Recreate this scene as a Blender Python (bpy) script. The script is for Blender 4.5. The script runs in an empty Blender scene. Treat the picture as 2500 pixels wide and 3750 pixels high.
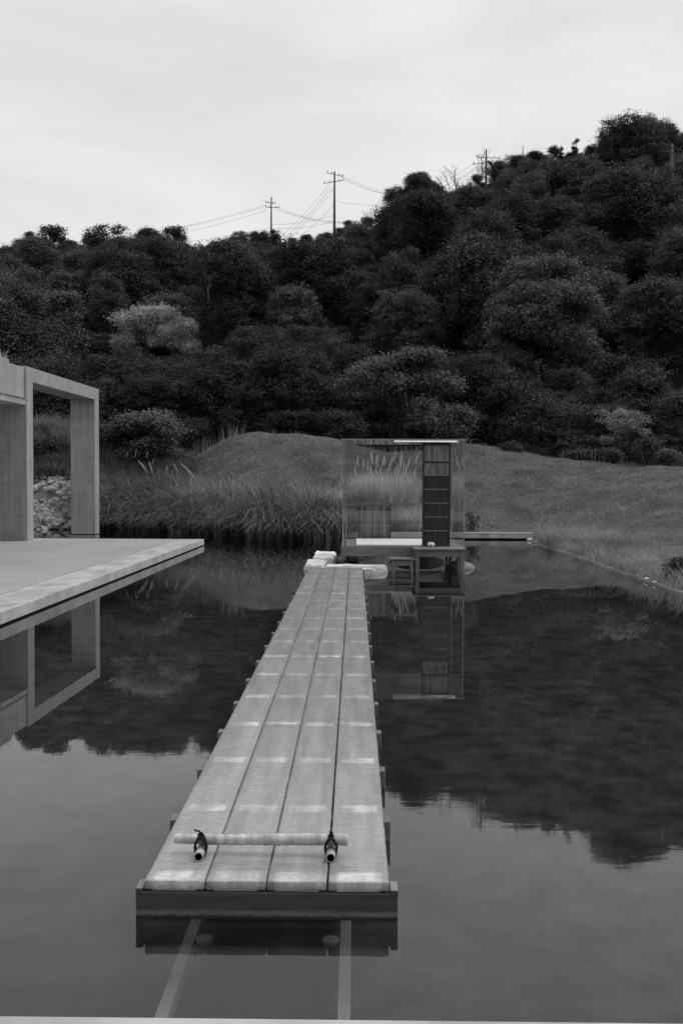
import bpy, math, random
import numpy as np
from mathutils import Vector, Matrix

# ------------------------------------------------------------------ camera
sc = bpy.context.scene
COL = sc.collection
cam_d = bpy.data.cameras.new('camera'); cam = bpy.data.objects.new('camera', cam_d); COL.objects.link(cam)
cam_d.sensor_fit = 'VERTICAL'; cam_d.sensor_height = 36; cam_d.sensor_width = 24; cam_d.lens = 35
cam_d.clip_start = .05; cam_d.clip_end = 2000
FPX = 2286.7
cam.matrix_world = (Matrix.Translation((0, 0, 1.9)) @ Matrix.Rotation(math.atan(31/FPX), 4, 'Z')
                    @ Matrix.Rotation(math.pi/2 - math.atan(74/FPX), 4, 'X') @ Matrix.Rotation(math.radians(.2), 4, 'Z'))
sc.camera = cam

# ------------------------------------------------------------------ sky, sun, exposure (overcast, black and white)
SUN_EL, SUN_ROT = math.radians(58), math.radians(62)
W = bpy.data.worlds.new('World'); sc.world = W; W.use_nodes = True
nt = W.node_tree; nt.nodes.clear()
def N(t, kind, **kw):
    n = t.nodes.new(kind)
    for k, v in kw.items(): setattr(n, k, v)
    return n
L = nt.links.new
sky = N(nt, 'ShaderNodeTexSky', sky_type='NISHITA', sun_disc=False, sun_elevation=SUN_EL, sun_rotation=SUN_ROT, air_density=1.5, dust_density=4.0)
bw = N(nt, 'ShaderNodeRGBToBW'); L(sky.outputs[0], bw.inputs[0])
tc = N(nt, 'ShaderNodeTexCoord')
mp = N(nt, 'ShaderNodeMapping'); mp.inputs['Scale'].default_value = (1.1, 1.1, 4.2); L(tc.outputs['Generated'], mp.inputs[0])
no = N(nt, 'ShaderNodeTexNoise'); no.inputs['Scale'].default_value = 2.9; no.inputs['Detail'].default_value = 8; no.inputs['Roughness'].default_value = .58
no.inputs['Distortion'].default_value = .35
L(mp.outputs[0], no.inputs['Vector'])
rmp = N(nt, 'ShaderNodeMapRange'); rmp.inputs[1].default_value = .3; rmp.inputs[2].default_value = .7
rmp.inputs[3].default_value = 7.5; rmp.inputs[4].default_value = 9.0; L(no.outputs['Fac'], rmp.inputs[0])
mx = N(nt, 'ShaderNodeMix', data_type='FLOAT'); mx.inputs[0].default_value = .93
L(bw.outputs[0], mx.inputs[2]); L(rmp.outputs[0], mx.inputs[3])
bg = N(nt, 'ShaderNodeBackground'); bg.inputs[1].default_value = .1; L(mx.outputs[0], bg.inputs[0])
wo = N(nt, 'ShaderNodeOutputWorld'); L(bg.outputs[0], wo.inputs[0])

sd = bpy.data.lights.new('sun', 'SUN'); sd.energy = 1.5; sd.angle = math.radians(40)
sun = bpy.data.objects.new('sun', sd); COL.objects.link(sun)
sdir = Vector((math.sin(SUN_ROT)*math.cos(SUN_EL), math.cos(SUN_ROT)*math.cos(SUN_EL), math.sin(SUN_EL)))
sun.rotation_euler = sdir.to_track_quat('Z', 'Y').to_euler()
vs = sc.view_settings; vs.view_transform = 'Standard'; vs.look = 'None'; vs.exposure = 0; vs.gamma = 1
sc.cycles.max_bounces = 8; sc.cycles.transparent_max_bounces = 16; sc.cycles.diffuse_bounces = 3
sc.cycles.sample_clamp_indirect = 3

# ------------------------------------------------------------------ helpers
def g3(v): return (v, v, v, 1)
MATS = {}
def mat(name, lo, hi, scale=5., rough=.8, bump=0., stretch=(1, 1, 1), detail=6, spec=.3, dist=.01, extra=None, island=False, objrnd=0., trans=0., coat=0., contrast=(.3, .7)):
    if name in MATS: return MATS[name]
    m = bpy.data.materials.new(name); m.use_nodes = True; t = m.node_tree; t.nodes.clear(); l = t.links.new
    co = N(t, 'ShaderNodeTexCoord'); mp = N(t, 'ShaderNodeMapping'); mp.inputs['Scale'].default_value = stretch
    l(co.outputs['Object'], mp.inputs[0])
    no = N(t, 'ShaderNodeTexNoise'); no.inputs['Scale'].default_value = scale; no.inputs['Detail'].default_value = detail; no.inputs['Roughness'].default_value = .62
    l(mp.outputs[0], no.inputs['Vector'])
    mr = N(t, 'ShaderNodeMapRange'); mr.inputs[1].default_value, mr.inputs[2].default_value = contrast
    mr.inputs[3].default_value = lo; mr.inputs[4].default_value = hi; l(no.outputs['Fac'], mr.inputs[0])
    val = mr.outputs[0]
    def mul(a, b):
        q = N(t, 'ShaderNodeMath', operation='MULTIPLY'); l(a, q.inputs[0])
        if hasattr(b, 'is_linked'): l(b, q.inputs[1])
        else: q.inputs[1].default_value = b
        return q.outputs[0]
    if island:
        at = N(t, 'ShaderNodeAttribute', attribute_name='tone'); val = mul(val, at.outputs['Fac'])
    if objrnd:
        oi = N(t, 'ShaderNodeObjectInfo'); r = N(t, 'ShaderNodeMapRange'); r.inputs[3].default_value = 1-objrnd; r.inputs[4].default_value = 1+objrnd
        l(oi.outputs['Random'], r.inputs[0]); val = mul(val, r.outputs[0])
    if extra: val = extra(t, l, co, val, mul)
    p = N(t, 'ShaderNodeBsdfPrincipled'); l(val, p.inputs['Base Color'])
    p.inputs['Roughness'].default_value = rough; p.inputs['Specular IOR Level'].default_value = spec
    p.inputs['Coat Weight'].default_value = coat; p.inputs['Coat Roughness'].default_value = .15
    if bump:
        b = N(t, 'ShaderNodeBump'); b.inputs['Strength'].default_value = bump; b.inputs['Distance'].default_value = dist
        l(no.outputs['Fac'], b.inputs['Height']); l(b.outputs[0], p.inputs['Normal'])
    o = N(t, 'ShaderNodeOutputMaterial'); sh = p.outputs[0]
    if trans:
        tr = N(t, 'ShaderNodeBsdfTranslucent'); l(val, tr.inputs[0]); ms = N(t, 'ShaderNodeMixShader'); ms.inputs[0].default_value = trans
        l(p.outputs[0], ms.inputs[1]); l(tr.outputs[0], ms.inputs[2]); sh = ms.outputs[0]
    l(sh, o.inputs[0]); MATS[name] = m
    return m

def thin_glass(name, f0, tint, rough=0.0, ripple=None, power=5.0, diff=0.0, dcol=.5):
    m = bpy.data.materials.new(name); m.use_nodes = True; t = m.node_tree; t.nodes.clear(); l = t.links.new
    lw = N(t, 'ShaderNodeLayerWeight'); lw.inputs[0].default_value = .5
    pw = N(t, 'ShaderNodeMath', operation='POWER'); pw.inputs[1].default_value = power
    l(lw.outputs['Facing'], pw.inputs[0])
    ma = N(t, 'ShaderNodeMath', operation='MULTIPLY_ADD'); ma.inputs[1].default_value = 1-f0; ma.inputs[2].default_value = f0; l(pw.outputs[0], ma.inputs[0])
    tr = N(t, 'ShaderNodeBsdfTransparent'); tr.inputs[0].default_value = g3(tint)
    gl = N(t, 'ShaderNodeBsdfGlossy'); gl.inputs[0].default_value = g3(.95); gl.inputs['Roughness'].default_value = rough
    if ripple:
        nrm = ripple(t, l); l(nrm, gl.inputs['Normal']); l(nrm, lw.inputs['Normal'])
    base = tr.outputs[0]
    if diff:
        d = N(t, 'ShaderNodeBsdfDiffuse'); d.inputs[0].default_value = g3(dcol); mm = N(t, 'ShaderNodeMixShader'); mm.inputs[0].default_value = diff
        l(base, mm.inputs[1]); l(d.outputs[0], mm.inputs[2]); base = mm.outputs[0]
    ms = N(t, 'ShaderNodeMixShader'); l(ma.outputs[0], ms.inputs[0]); l(base, ms.inputs[1]); l(gl.outputs[0], ms.inputs[2])
    o = N(t, 'ShaderNodeOutputMaterial'); l(ms.outputs[0], o.inputs[0]); MATS[name] = m
    return m

def tag(o, label=None, cat=None, group=None, kind=None):
    if label: o['label'] = label
    if cat: o['category'] = cat
    if group: o['group'] = group
    if kind: o['kind'] = kind
    return o
def empty(name, loc=(0, 0, 0), rz=0):
    o = bpy.data.objects.new(name, None); COL.objects.link(o); o.location = loc; o.rotation_euler = (0, 0, rz); o.empty_display_size = .2
    return o
def copy_tree(o, parent=None):
    c = o.copy(); COL.objects.link(c)
    if parent: c.parent = parent
    for ch in list(o.children): copy_tree(ch, c)
    return c

class MB:
    def __init__(s): s.v = []; s.f = []; s.m = []
    def add(s, vs, fs, mi=0):
        b = len(s.v); s.v += [tuple(v) for v in vs]; s.f += [tuple(i+b for i in f) for f in fs]; s.m += [mi]*len(fs); return s
    def box(s, x0, x1, y0, y1, z0, z1, mi=0):
        return s.add([(x0, y0, z0), (x1, y0, z0), (x1, y1, z0), (x0, y1, z0), (x0, y0, z1), (x1, y0, z1), (x1, y1, z1), (x0, y1, z1)],
                     [(0, 3, 2, 1), (4, 5, 6, 7), (0, 1, 5, 4), (1, 2, 6, 5), (2, 3, 7, 6), (3, 0, 4, 7)], mi)
    def tube(s, pts, rads, n=8, mi=0, cap=True):
        pts = [Vector(p) for p in pts]; rings = []
        if not hasattr(rads, '__len__'): rads = [rads]*len(pts)
        u = None
        for i, p in enumerate(pts):
            d = (pts[min(i+1, len(pts)-1)] - pts[max(i-1, 0)]).normalized()
            if u is None:
                u = d.orthogonal().normalized()
            u = (u - d*u.dot(d))
            if u.length < 1e-4: u = d.orthogonal()
            u.normalize(); w = d.cross(u)
            rings.append([p + (u*math.cos(a) + w*math.sin(a))*rads[i] for a in [2*math.pi*k/n for k in range(n)]])
        vs = [v for r in rings for v in r]; fs = []
        for i in range(len(pts)-1):
            for k in range(n):
                fs.append((i*n+k, i*n+(k+1) % n, (i+1)*n+(k+1) % n, (i+1)*n+k))
        if cap: fs.append(tuple(range(n))[::-1]); fs.append(tuple((len(pts)-1)*n+k for k in range(n)))
        return s.add(vs, fs, mi)
    def disc(s, c, nrm, r, n=10, mi=0):
        c = Vector(c); nrm = Vector(nrm); u = nrm.orthogonal().normalized(); w = nrm.cross(u)
        return s.add([c+(u*math.cos(a)+w*math.sin(a))*r for a in [2*math.pi*k/n for k in range(n)]], [tuple(range(n))], mi)
    def build(s, name, mats, parent=None, bevel=0, smooth=False, seg=2):
        me = bpy.data.meshes.new(name); me.from_pydata(s.v, [], s.f)
        if not isinstance(mats, (list, tuple)): mats = [mats]
        for m in mats: me.materials.append(m)
        me.polygons.foreach_set('material_index', s.m)
        if smooth: me.polygons.foreach_set('use_smooth', [True]*len(me.polygons))
        me.validate(); me.update()
        o = bpy.data.objects.new(name, me); COL.objects.link(o)
        if parent: o.parent = parent
        if bevel:
            b = o.modifiers.new('bevel', 'BEVEL'); b.width = bevel; b.segments = seg; b.limit_method = 'ANGLE'; b.angle_limit = math.radians(40)
        return o

def np_mesh(name, verts, quads, material, tone=None, parent=None, tris=False):
    k = 3 if tris else 4
    me = bpy.data.meshes.new(name); nv, nf = len(verts), len(quads)
    me.vertices.add(nv); me.vertices.foreach_set('co', np.ascontiguousarray(verts, dtype=np.float32).ravel())
    me.loops.add(nf*k); me.loops.foreach_set('vertex_index', np.ascontiguousarray(quads, dtype=np.int32).ravel())
    me.polygons.add(nf); me.polygons.foreach_set('loop_start', np.arange(0, nf*k, k, dtype=np.int32)); me.polygons.foreach_set('loop_total', np.full(nf, k, dtype=np.int32))
    me.update(calc_edges=True)
    if tone is not None:
        a = me.attributes.new('tone', 'FLOAT', 'FACE'); a.data.foreach_set('value', np.ascontiguousarray(tone, dtype=np.float32))
    me.materials.append(material)
    o = bpy.data.objects.new(name, me); COL.objects.link(o)
    if parent: o.parent = parent
    return o

# ------------------------------------------------------------------ materials
def joints(period, off, axis=2, w=.012, dark=.62):
    def f(t, l, co, val, mul):
        sx = N(t, 'ShaderNodeSeparateXYZ'); l(co.outputs['Object'], sx.inputs[0])
        a = N(t, 'ShaderNodeMath', operation='ADD'); l(sx.outputs[axis], a.inputs[0]); a.inputs[1].default_value = off
        p = N(t, 'ShaderNodeMath', operation='PINGPONG'); l(a.outputs[0], p.inputs[0]); p.inputs[1].default_value = period/2
        c = N(t, 'ShaderNodeMapRange'); l(p.outputs[0], c.inputs[0]); c.inputs[1].default_value = w*.4; c.inputs[2].default_value = w
        c.inputs[3].default_value = dark; c.inputs[4].default_value = 1
        v = mul(val, c.outputs[0])
        # faint vertical run-off streaks
        mp = N(t, 'ShaderNodeMapping'); mp.inputs['Scale'].default_value = (9, 9, .5); l(co.outputs['Object'], mp.inputs[0])
        n2 = N(t, 'ShaderNodeTexNoise'); n2.inputs['Scale'].default_value = 1.2; n2.inputs['Detail'].default_value = 5; l(mp.outputs[0], n2.inputs['Vector'])
        r = N(t, 'ShaderNodeMapRange'); r.inputs[1].default_value = .35; r.inputs[2].default_value = .7; r.inputs[3].default_value = 1.08; r.inputs[4].default_value = .78
        l(n2.outputs['Fac'], r.inputs[0]); return mul(v, r.outputs[0])
    return f
def streaks(sx, sy, sz, lo, hi, a=.35, b=.65, scale=1.):
    def f(t, l, co, val, mul):
        mp = N(t, 'ShaderNodeMapping'); mp.inputs['Scale'].default_value = (sx, sy, sz); l(co.outputs['Object'], mp.inputs[0])
        n2 = N(t, 'ShaderNodeTexNoise'); n2.inputs['Scale'].default_value = scale; n2.inputs['Detail'].default_value = 5; l(mp.outputs[0], n2.inputs['Vector'])
        r = N(t, 'ShaderNodeMapRange'); r.inputs[1].default_value = a; r.inputs[2].default_value = b; r.inputs[3].default_value = lo; r.inputs[4].default_value = hi
        l(n2.outputs['Fac'], r.inputs[0]); return mul(val, r.outputs[0])
    return f
M_conc = mat('fair_faced_concrete', .33, .43, 2.2, .85, .25, detail=9, dist=.004, extra=joints(.9, .05, dark=.8))
M_conc_edge = mat('slab_edge_concrete', .3, .5, 2.2, .85, .3, detail=12, dist=.004, extra=streaks(2.5, .9, .6, .82, 1.1))
M_aggr = mat('aggregate_paving', .20, .44, 55, .9, .4, detail=3, dist=.003, extra=streaks(.5, .5, .5, .9, 1.1))
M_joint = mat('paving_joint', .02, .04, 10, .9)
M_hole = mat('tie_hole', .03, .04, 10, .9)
M_granite = mat('pale_granite', .66, .92, 45, .85, .9, detail=4, dist=.012, extra=streaks(3, 3, 3, .85, 1.1))
M_rock = mat('white_rubble', .14, .56, 5, .9, .8, detail=9, dist=.04, objrnd=.35)
M_boulder = mat('wet_boulder', .10, .20, 7, .55, .4, detail=7, dist=.01)
M_wood_d = mat('dark_weathered_wood', .035, .075, 4, .7, .3, stretch=(1, 8, 8), detail=8, dist=.003)
M_wood_g = mat('grey_weathered_cedar', .12, .22, 3, .75, .3, stretch=(1, 10, 10), detail=8, dist=.003)
M_wood_l = mat('pale_end_grain', .16, .26, 6, .8)
M_wood_v = mat('grey_weathered_upright', .12, .22, 3, .75, .3, stretch=(10, 10, 1), detail=8, dist=.003)
M_bark = mat('cedar_bark', .006, .07, 4, .8, .6, stretch=(16, 16, .5), detail=8, dist=.004)
M_bark_l = mat('pale_split_cedar', .05, .30, 6, .75, .5, stretch=(14, 14, .35), detail=6, dist=.004, contrast=(.38, .62))
M_panel = mat('hatch_cedar', .06, .26, 2.5, .75, .3, stretch=(7, 7, .5), detail=7, dist=.003, contrast=(.35, .65))
M_batten = mat('pale_batten', .30, .40, 10, .6)
M_mat = mat('white_mat', .84, .9, 30, .6)
M_metal = mat('brushed_rail', .7, .8, 5, .25, spec=.6)
M_metal.node_tree.nodes['Principled BSDF'].inputs['Metallic'].default_value = 1
M_bamboo = mat('dry_bamboo', .42, .62, 12, .5, .3, stretch=(1, 4, 4), detail=5, dist=.002, extra=streaks(22, 1.5, 1.5, .6, 1.15))
M_bamboo_in = mat('bamboo_hollow', .012, .02, 8, .9)
M_rope = mat('black_palm_rope', .006, .018, 60, .9, .8, dist=.002)
M_bed = mat('pool_bed', .028, .095, 3.6, .95, 0, detail=10, contrast=(.36, .66))
M_rail_u = mat('submerged_rail', .30, .42, 6, .9)
M_lawn = mat('lawn_ground', .05, .13, 1.6, .95, .9, detail=12, dist=.06, extra=streaks(.12, .12, .12, .8, 1.15, scale=1.5))
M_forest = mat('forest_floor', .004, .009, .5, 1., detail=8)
M_grass = mat('grass_blades', .165, .35, .9, .8, island=True, trans=.25)
M_reed = mat('reed_blades', .12, .24, .5, .7, island=True, trans=.25, spec=.4)
M_susuki = mat('silver_grass', .58, .72, .5, .7, island=True, trans=.3)
M_plume = mat('seed_plume', .45, .6, 9, .9, island=False, trans=.3)
M_leaf = mat('dark_leaves', .03, .055, .35, .6, island=True, objrnd=.5, trans=.3, spec=.35)
M_leaf_m = mat('mid_leaves', .065, .11, .35, .6, island=True, objrnd=.12, trans=.2, spec=.35)
M_leaf_g = mat('great_tree_leaves', .085, .14, .35, .6, island=True, trans=.25, spec=.35)
M_leaf_p = mat('pale_leaves', .33, .5, .35, .6, island=True, trans=.25)
M_leaf_q = mat('greyish_leaves', .18, .3, .35, .6, island=True, trans=.25)
M_barkt = mat('tree_bark', .03, .07, 3, .9, .5, stretch=(3, 3, .6), dist=.02)
M_dead = mat('bare_wood', .08, .14, 3, .9)
M_pole = mat('pole_concrete', .07, .11, 3, .8)
M_wire = mat('wire_black', .02, .03, 3, .6)
M_flower = mat('white_petals', .7, .85, 9, .8)
M_edge = mat('pool_edge_metal', .22, .34, 6, .6, extra=streaks(2, .8, 2, .7, 1.2))

def water_ripple(t, l):
    co = N(t, 'ShaderNodeTexCoord'); mp = N(t, 'ShaderNodeMapping'); mp.inputs['Scale'].default_value = (1.0, 2.6, 1); l(co.outputs['Object'], mp.inputs[0])
    n1 = N(t, 'ShaderNodeTexNoise'); n1.inputs['Scale'].default_value = 4.2; n1.inputs['Detail'].default_value = 6; l(mp.outputs[0], n1.inputs['Vector'])
    n2 = N(t, 'ShaderNodeTexNoise'); n2.inputs['Scale'].default_value = .22; n2.inputs['Detail'].default_value = 2; l(co.outputs['Object'], n2.inputs['Vector'])
    r = N(t, 'ShaderNodeMapRange'); r.inputs[1].default_value = .42; r.inputs[2].default_value = .66; r.inputs[3].default_value = .12; r.inputs[4].default_value = 1.0
    l(n2.outputs['Fac'], r.inputs[0])
    mu = N(t, 'ShaderNodeMath', operation='MULTIPLY'); l(n1.outputs['Fac'], mu.inputs[0]); l(r.outputs[0], mu.inputs[1])
    b = N(t, 'ShaderNodeBump'); b.inputs['Strength'].default_value = 1; b.inputs['Distance'].default_value = .00045; l(mu.outputs[0], b.inputs['Height'])
    return b.outputs[0]
M_water = thin_glass('pool_water', .06, .6, 0, water_ripple)
M_glass = thin_glass('clear_glass', .04, .95, 0)
M_gedge = thin_glass('glass_edge', .15, .75, .1, diff=.55, dcol=.5)

# ------------------------------------------------------------------ terrain
CREST = np.array([(-600, 1000), (77, 1000), (230, 1018), (340, 1045), (430, 1050), (470, 1036), (520, 1012), (560, 1001), (600, 997), (680, 998), (740, 1008), (790, 1019),
                  (840, 1030), (890, 1040), (990, 1042), (1035, 1030), (1070, 1021), (1095, 1024), (1150, 1035), (1250, 1052), (1350, 1062), (1450, 1072), (1568, 1077), (2200, 1080)], float)
SKYL = np.array([(-700, 600), (0, 575), (60, 545), (115, 535), (180, 560), (270, 540), (390, 540), (440, 562), (540, 545), (640, 550), (700, 545), (780, 525), (830, 500),
                 (880, 478), (920, 450), (965, 430), (1010, 430), (1060, 425), (1100, 395), (1180, 370), (1260, 352), (1330, 345), (1400, 330), (1480, 315), (1568, 310), (2200, 330)], float)
BANK = np.array([(-60, 36.5), (-12.5, 37.2), (-10, 38.8), (-5.7, 35.7), (-2.5, 32.5), (-1.1, 32.2), (5.5, 32.2)], float)
def sstep(a, b, x): t = np.clip((x-a)/(b-a), 0, 1); return t*t*(3-2*t)
def vnoise(X, Y, s, seed=0):
    return (np.sin(X*s*1.7+seed)*np.cos(Y*s*1.3+seed*2)+.5*np.sin(X*s*3.9+Y*s*2.1+seed)+.3*np.cos(Y*s*6.1-X*s*4.7+seed))/1.8
def terrain(X, Y):
    X = np.asarray(X, float); Y = np.asarray(Y, float)
    u = X/np.maximum(Y, 8.0); px = 815+2286.7*u; hz = 1102+.0035*(px-815)
    zc = 1.9+46*(hz-np.interp(px, CREST[:, 0], CREST[:, 1]))/2286.7
    y0 = np.where(X < 5.5, np.interp(X, BANK[:, 0], BANK[:, 1]), 32.2+(15-32.2)*sstep(5.5, 16, X))
    z = .05+(zc-.05)*sstep(0, 1, (Y-y0)/(46-y0))
    z = z+vnoise(X, Y, .9)*.05*sstep(0, 3, Y-y0)*(1-sstep(46, 60, Y))
    z = z-.7*sstep(46, 56, Y)
    zr = 1.9+146*(hz-(np.interp(px, SKYL[:, 0], SKYL[:, 1])+38))/2286.7
    t = np.clip((Y-60)/(146-60), 0, 1); h = t**1.05
    z = z+(zr-zc+.7)*h+vnoise(X, Y, .12, 3)*1.5*sstep(62, 80, Y)*(1-sstep(130, 146, Y))
    z = z-np.maximum(Y-150, 0)*.35
    inpool = (X < 5.5) & (Y < y0)
    z = np.where(inpool, -.9, z)
    back = np.clip((-14-Y)*.45, 0, 32)  # unseen rise added behind the camera
    return np.where(Y < -12, .1+back, z)
def tz(x, y): return float(terrain(x, y))

xs = np.unique(np.concatenate([np.linspace(-260, -40, 34), np.linspace(-40, -12, 40), np.linspace(-12, 5.45, 90), [5.5, 5.52], np.linspace(5.6, 30, 90), np.linspace(30, 80, 50), np.linspace(80, 260, 34)]))
ys = np.unique(np.concatenate([np.linspace(-160, -16, 30), [-14, -12.01, -11.9], np.linspace(-8, 0, 8), np.linspace(0, 30, 60), np.linspace(30, 32.15, 8), [32.19, 32.22], np.linspace(32.3, 60, 120), np.linspace(60, 160, 90), np.linspace(160, 330, 20)]))
GX, GY = np.meshgrid(xs, ys); GZ = terrain(GX, GY)
nx, ny = len(xs), len(ys); idx = np.arange(nx*ny).reshape(ny, nx)
Q = np.stack([idx[:-1, :-1], idx[:-1, 1:], idx[1:, 1:], idx[1:, :-1]], -1).reshape(-1, 4)
yc = GY[:-1, :-1].ravel(); xc = GX[:-1, :-1].ravel()
V = np.stack([GX, GY, GZ], -1).reshape(-1, 3)
def sheet(name, mask, m):
    q = Q[mask]; uq, inv = np.unique(q, return_inverse=True)
    o = np_mesh(name, V[uq], inv.reshape(-1, 4), m); tag(o, kind='structure')
    for p in o.data.polygons: p.use_smooth = True
    return o
sheet('lawn', (yc < 57) & (yc > -14), M_lawn)
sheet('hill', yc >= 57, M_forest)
sheet('added_rear_hill', yc <= -14, M_forest)  # added out of view, dark so the teahouse glass reflects less sky

# ------------------------------------------------------------------ pool
w = MB(); w.add([(-60, 2.5, 0), (5.5, 2.5, 0), (5.5, 45, 0), (-60, 45, 0)], [(0, 1, 2, 3)]); tag(w.build('water', M_water), kind='structure')
w = MB(); w.add([(-60, 2.0, -.5), (5.6, 2.0, -.5), (5.6, 46, -.5), (-60, 46, -.5)], [(0, 1, 2, 3)]); tag(w.build('pool_floor', M_bed), kind='structure')
w = MB(); w.box(-70, 30, -8, 2.905, -.6, .3); tag(w.build('near_pavement', M_conc_edge, bevel=.006), kind='structure')

# near left terrace, floating 25 mm over the water
t_ = empty('terrace', (-4.33, 28.54, 0), math.radians(-.75)); tag(t_, kind='structure')
b = MB(); b.box(-.72, 0, -34, 0, .025, .18); b.build('edge_strip', M_conc_edge, t_, bevel=.004)
b = MB(); b.box(-14, -.73, -34, 0, .03, .165); b.build('joint_bed', M_joint, t_)
b = MB(); yy = [0, -3.75, -7.25, -10.6, -14.0, -17.4, -20.8, -24.2, -27.6]
for i in range(len(yy)-1):
    for k in range(4): b.box(-.745-3.4*(k+1)+.015, -.745-3.4*k, yy[i+1]+.02, yy[i], .1, .1795)
b.build('paving_slab', M_aggr, t_, bevel=.002)
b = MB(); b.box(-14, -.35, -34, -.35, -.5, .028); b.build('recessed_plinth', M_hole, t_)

# ------------------------------------------------------------------ concrete pavilion with portal frame
pv = empty('concrete_pavilion', (-9.05, 27.4, 0), math.radians(-1.6))
tag(pv, 'fair faced concrete pavilion with an open portal frame at the left edge of the pool', 'building')
def fin(y0, z0, zt, name):
    b = MB(); b.box(-.83, 0, y0, y0+.5, z0, zt)
    for z in np.arange(.42, zt-.3, .45):
        for x in (-.62, -.2):
            b.disc((x, y0-.003, z), (0, -1, 0), .0125, 10, 1)
    return b.build(name, [M_conc, M_hole], pv, bevel=.006)
fin(0, .181, 4.60, 'column'); fin(6.5, -.5, 4.60, 'column')
b = MB(); b.box(-.83, .001, 0, 7.0, 4.602, 5.0); b.build('portal_beam', M_conc, pv, bevel=.006)
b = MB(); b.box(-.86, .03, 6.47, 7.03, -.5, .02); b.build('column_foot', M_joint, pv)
b = MB(); b.box(-6, -.02, -16, -.004, 3.93, 4.10); b.build('eave_slab', M_conc_edge, pv, bevel=.006)
b = MB(); b.box(-6, .012, -16, -.004, 4.102, 4.125); b.build('flashing', M_batten, pv)
b = MB(); b.box(-6, -.06, -1.25, -.006, 4.126, 4.96); b.box(-6, .0, -16, -1.26, 4.126, 5.03); b.build('parapet', M_conc, pv, bevel=.006)
b = MB(); b.box(-6, -3.6, -16, -.01, .182, 3.92); b.build('rear_wall', M_conc, pv)

# ------------------------------------------------------------------ far pool kerb and right edging
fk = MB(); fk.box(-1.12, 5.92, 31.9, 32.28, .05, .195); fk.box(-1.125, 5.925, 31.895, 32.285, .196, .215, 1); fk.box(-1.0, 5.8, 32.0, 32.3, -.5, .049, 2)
tag(fk.build('far_pool_kerb', [M_conc_edge, M_batten, M_hole]), 'low concrete kerb floating above the water along the far end of the pool', 'kerb')
pe = MB(); pe.box(5.47, 5.53, 2.9, 31.88, -.5, .045); tag(pe.build('pool_edging', M_edge), 'thin straight metal edging between the pool and the lawn on the right', 'edging')

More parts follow.
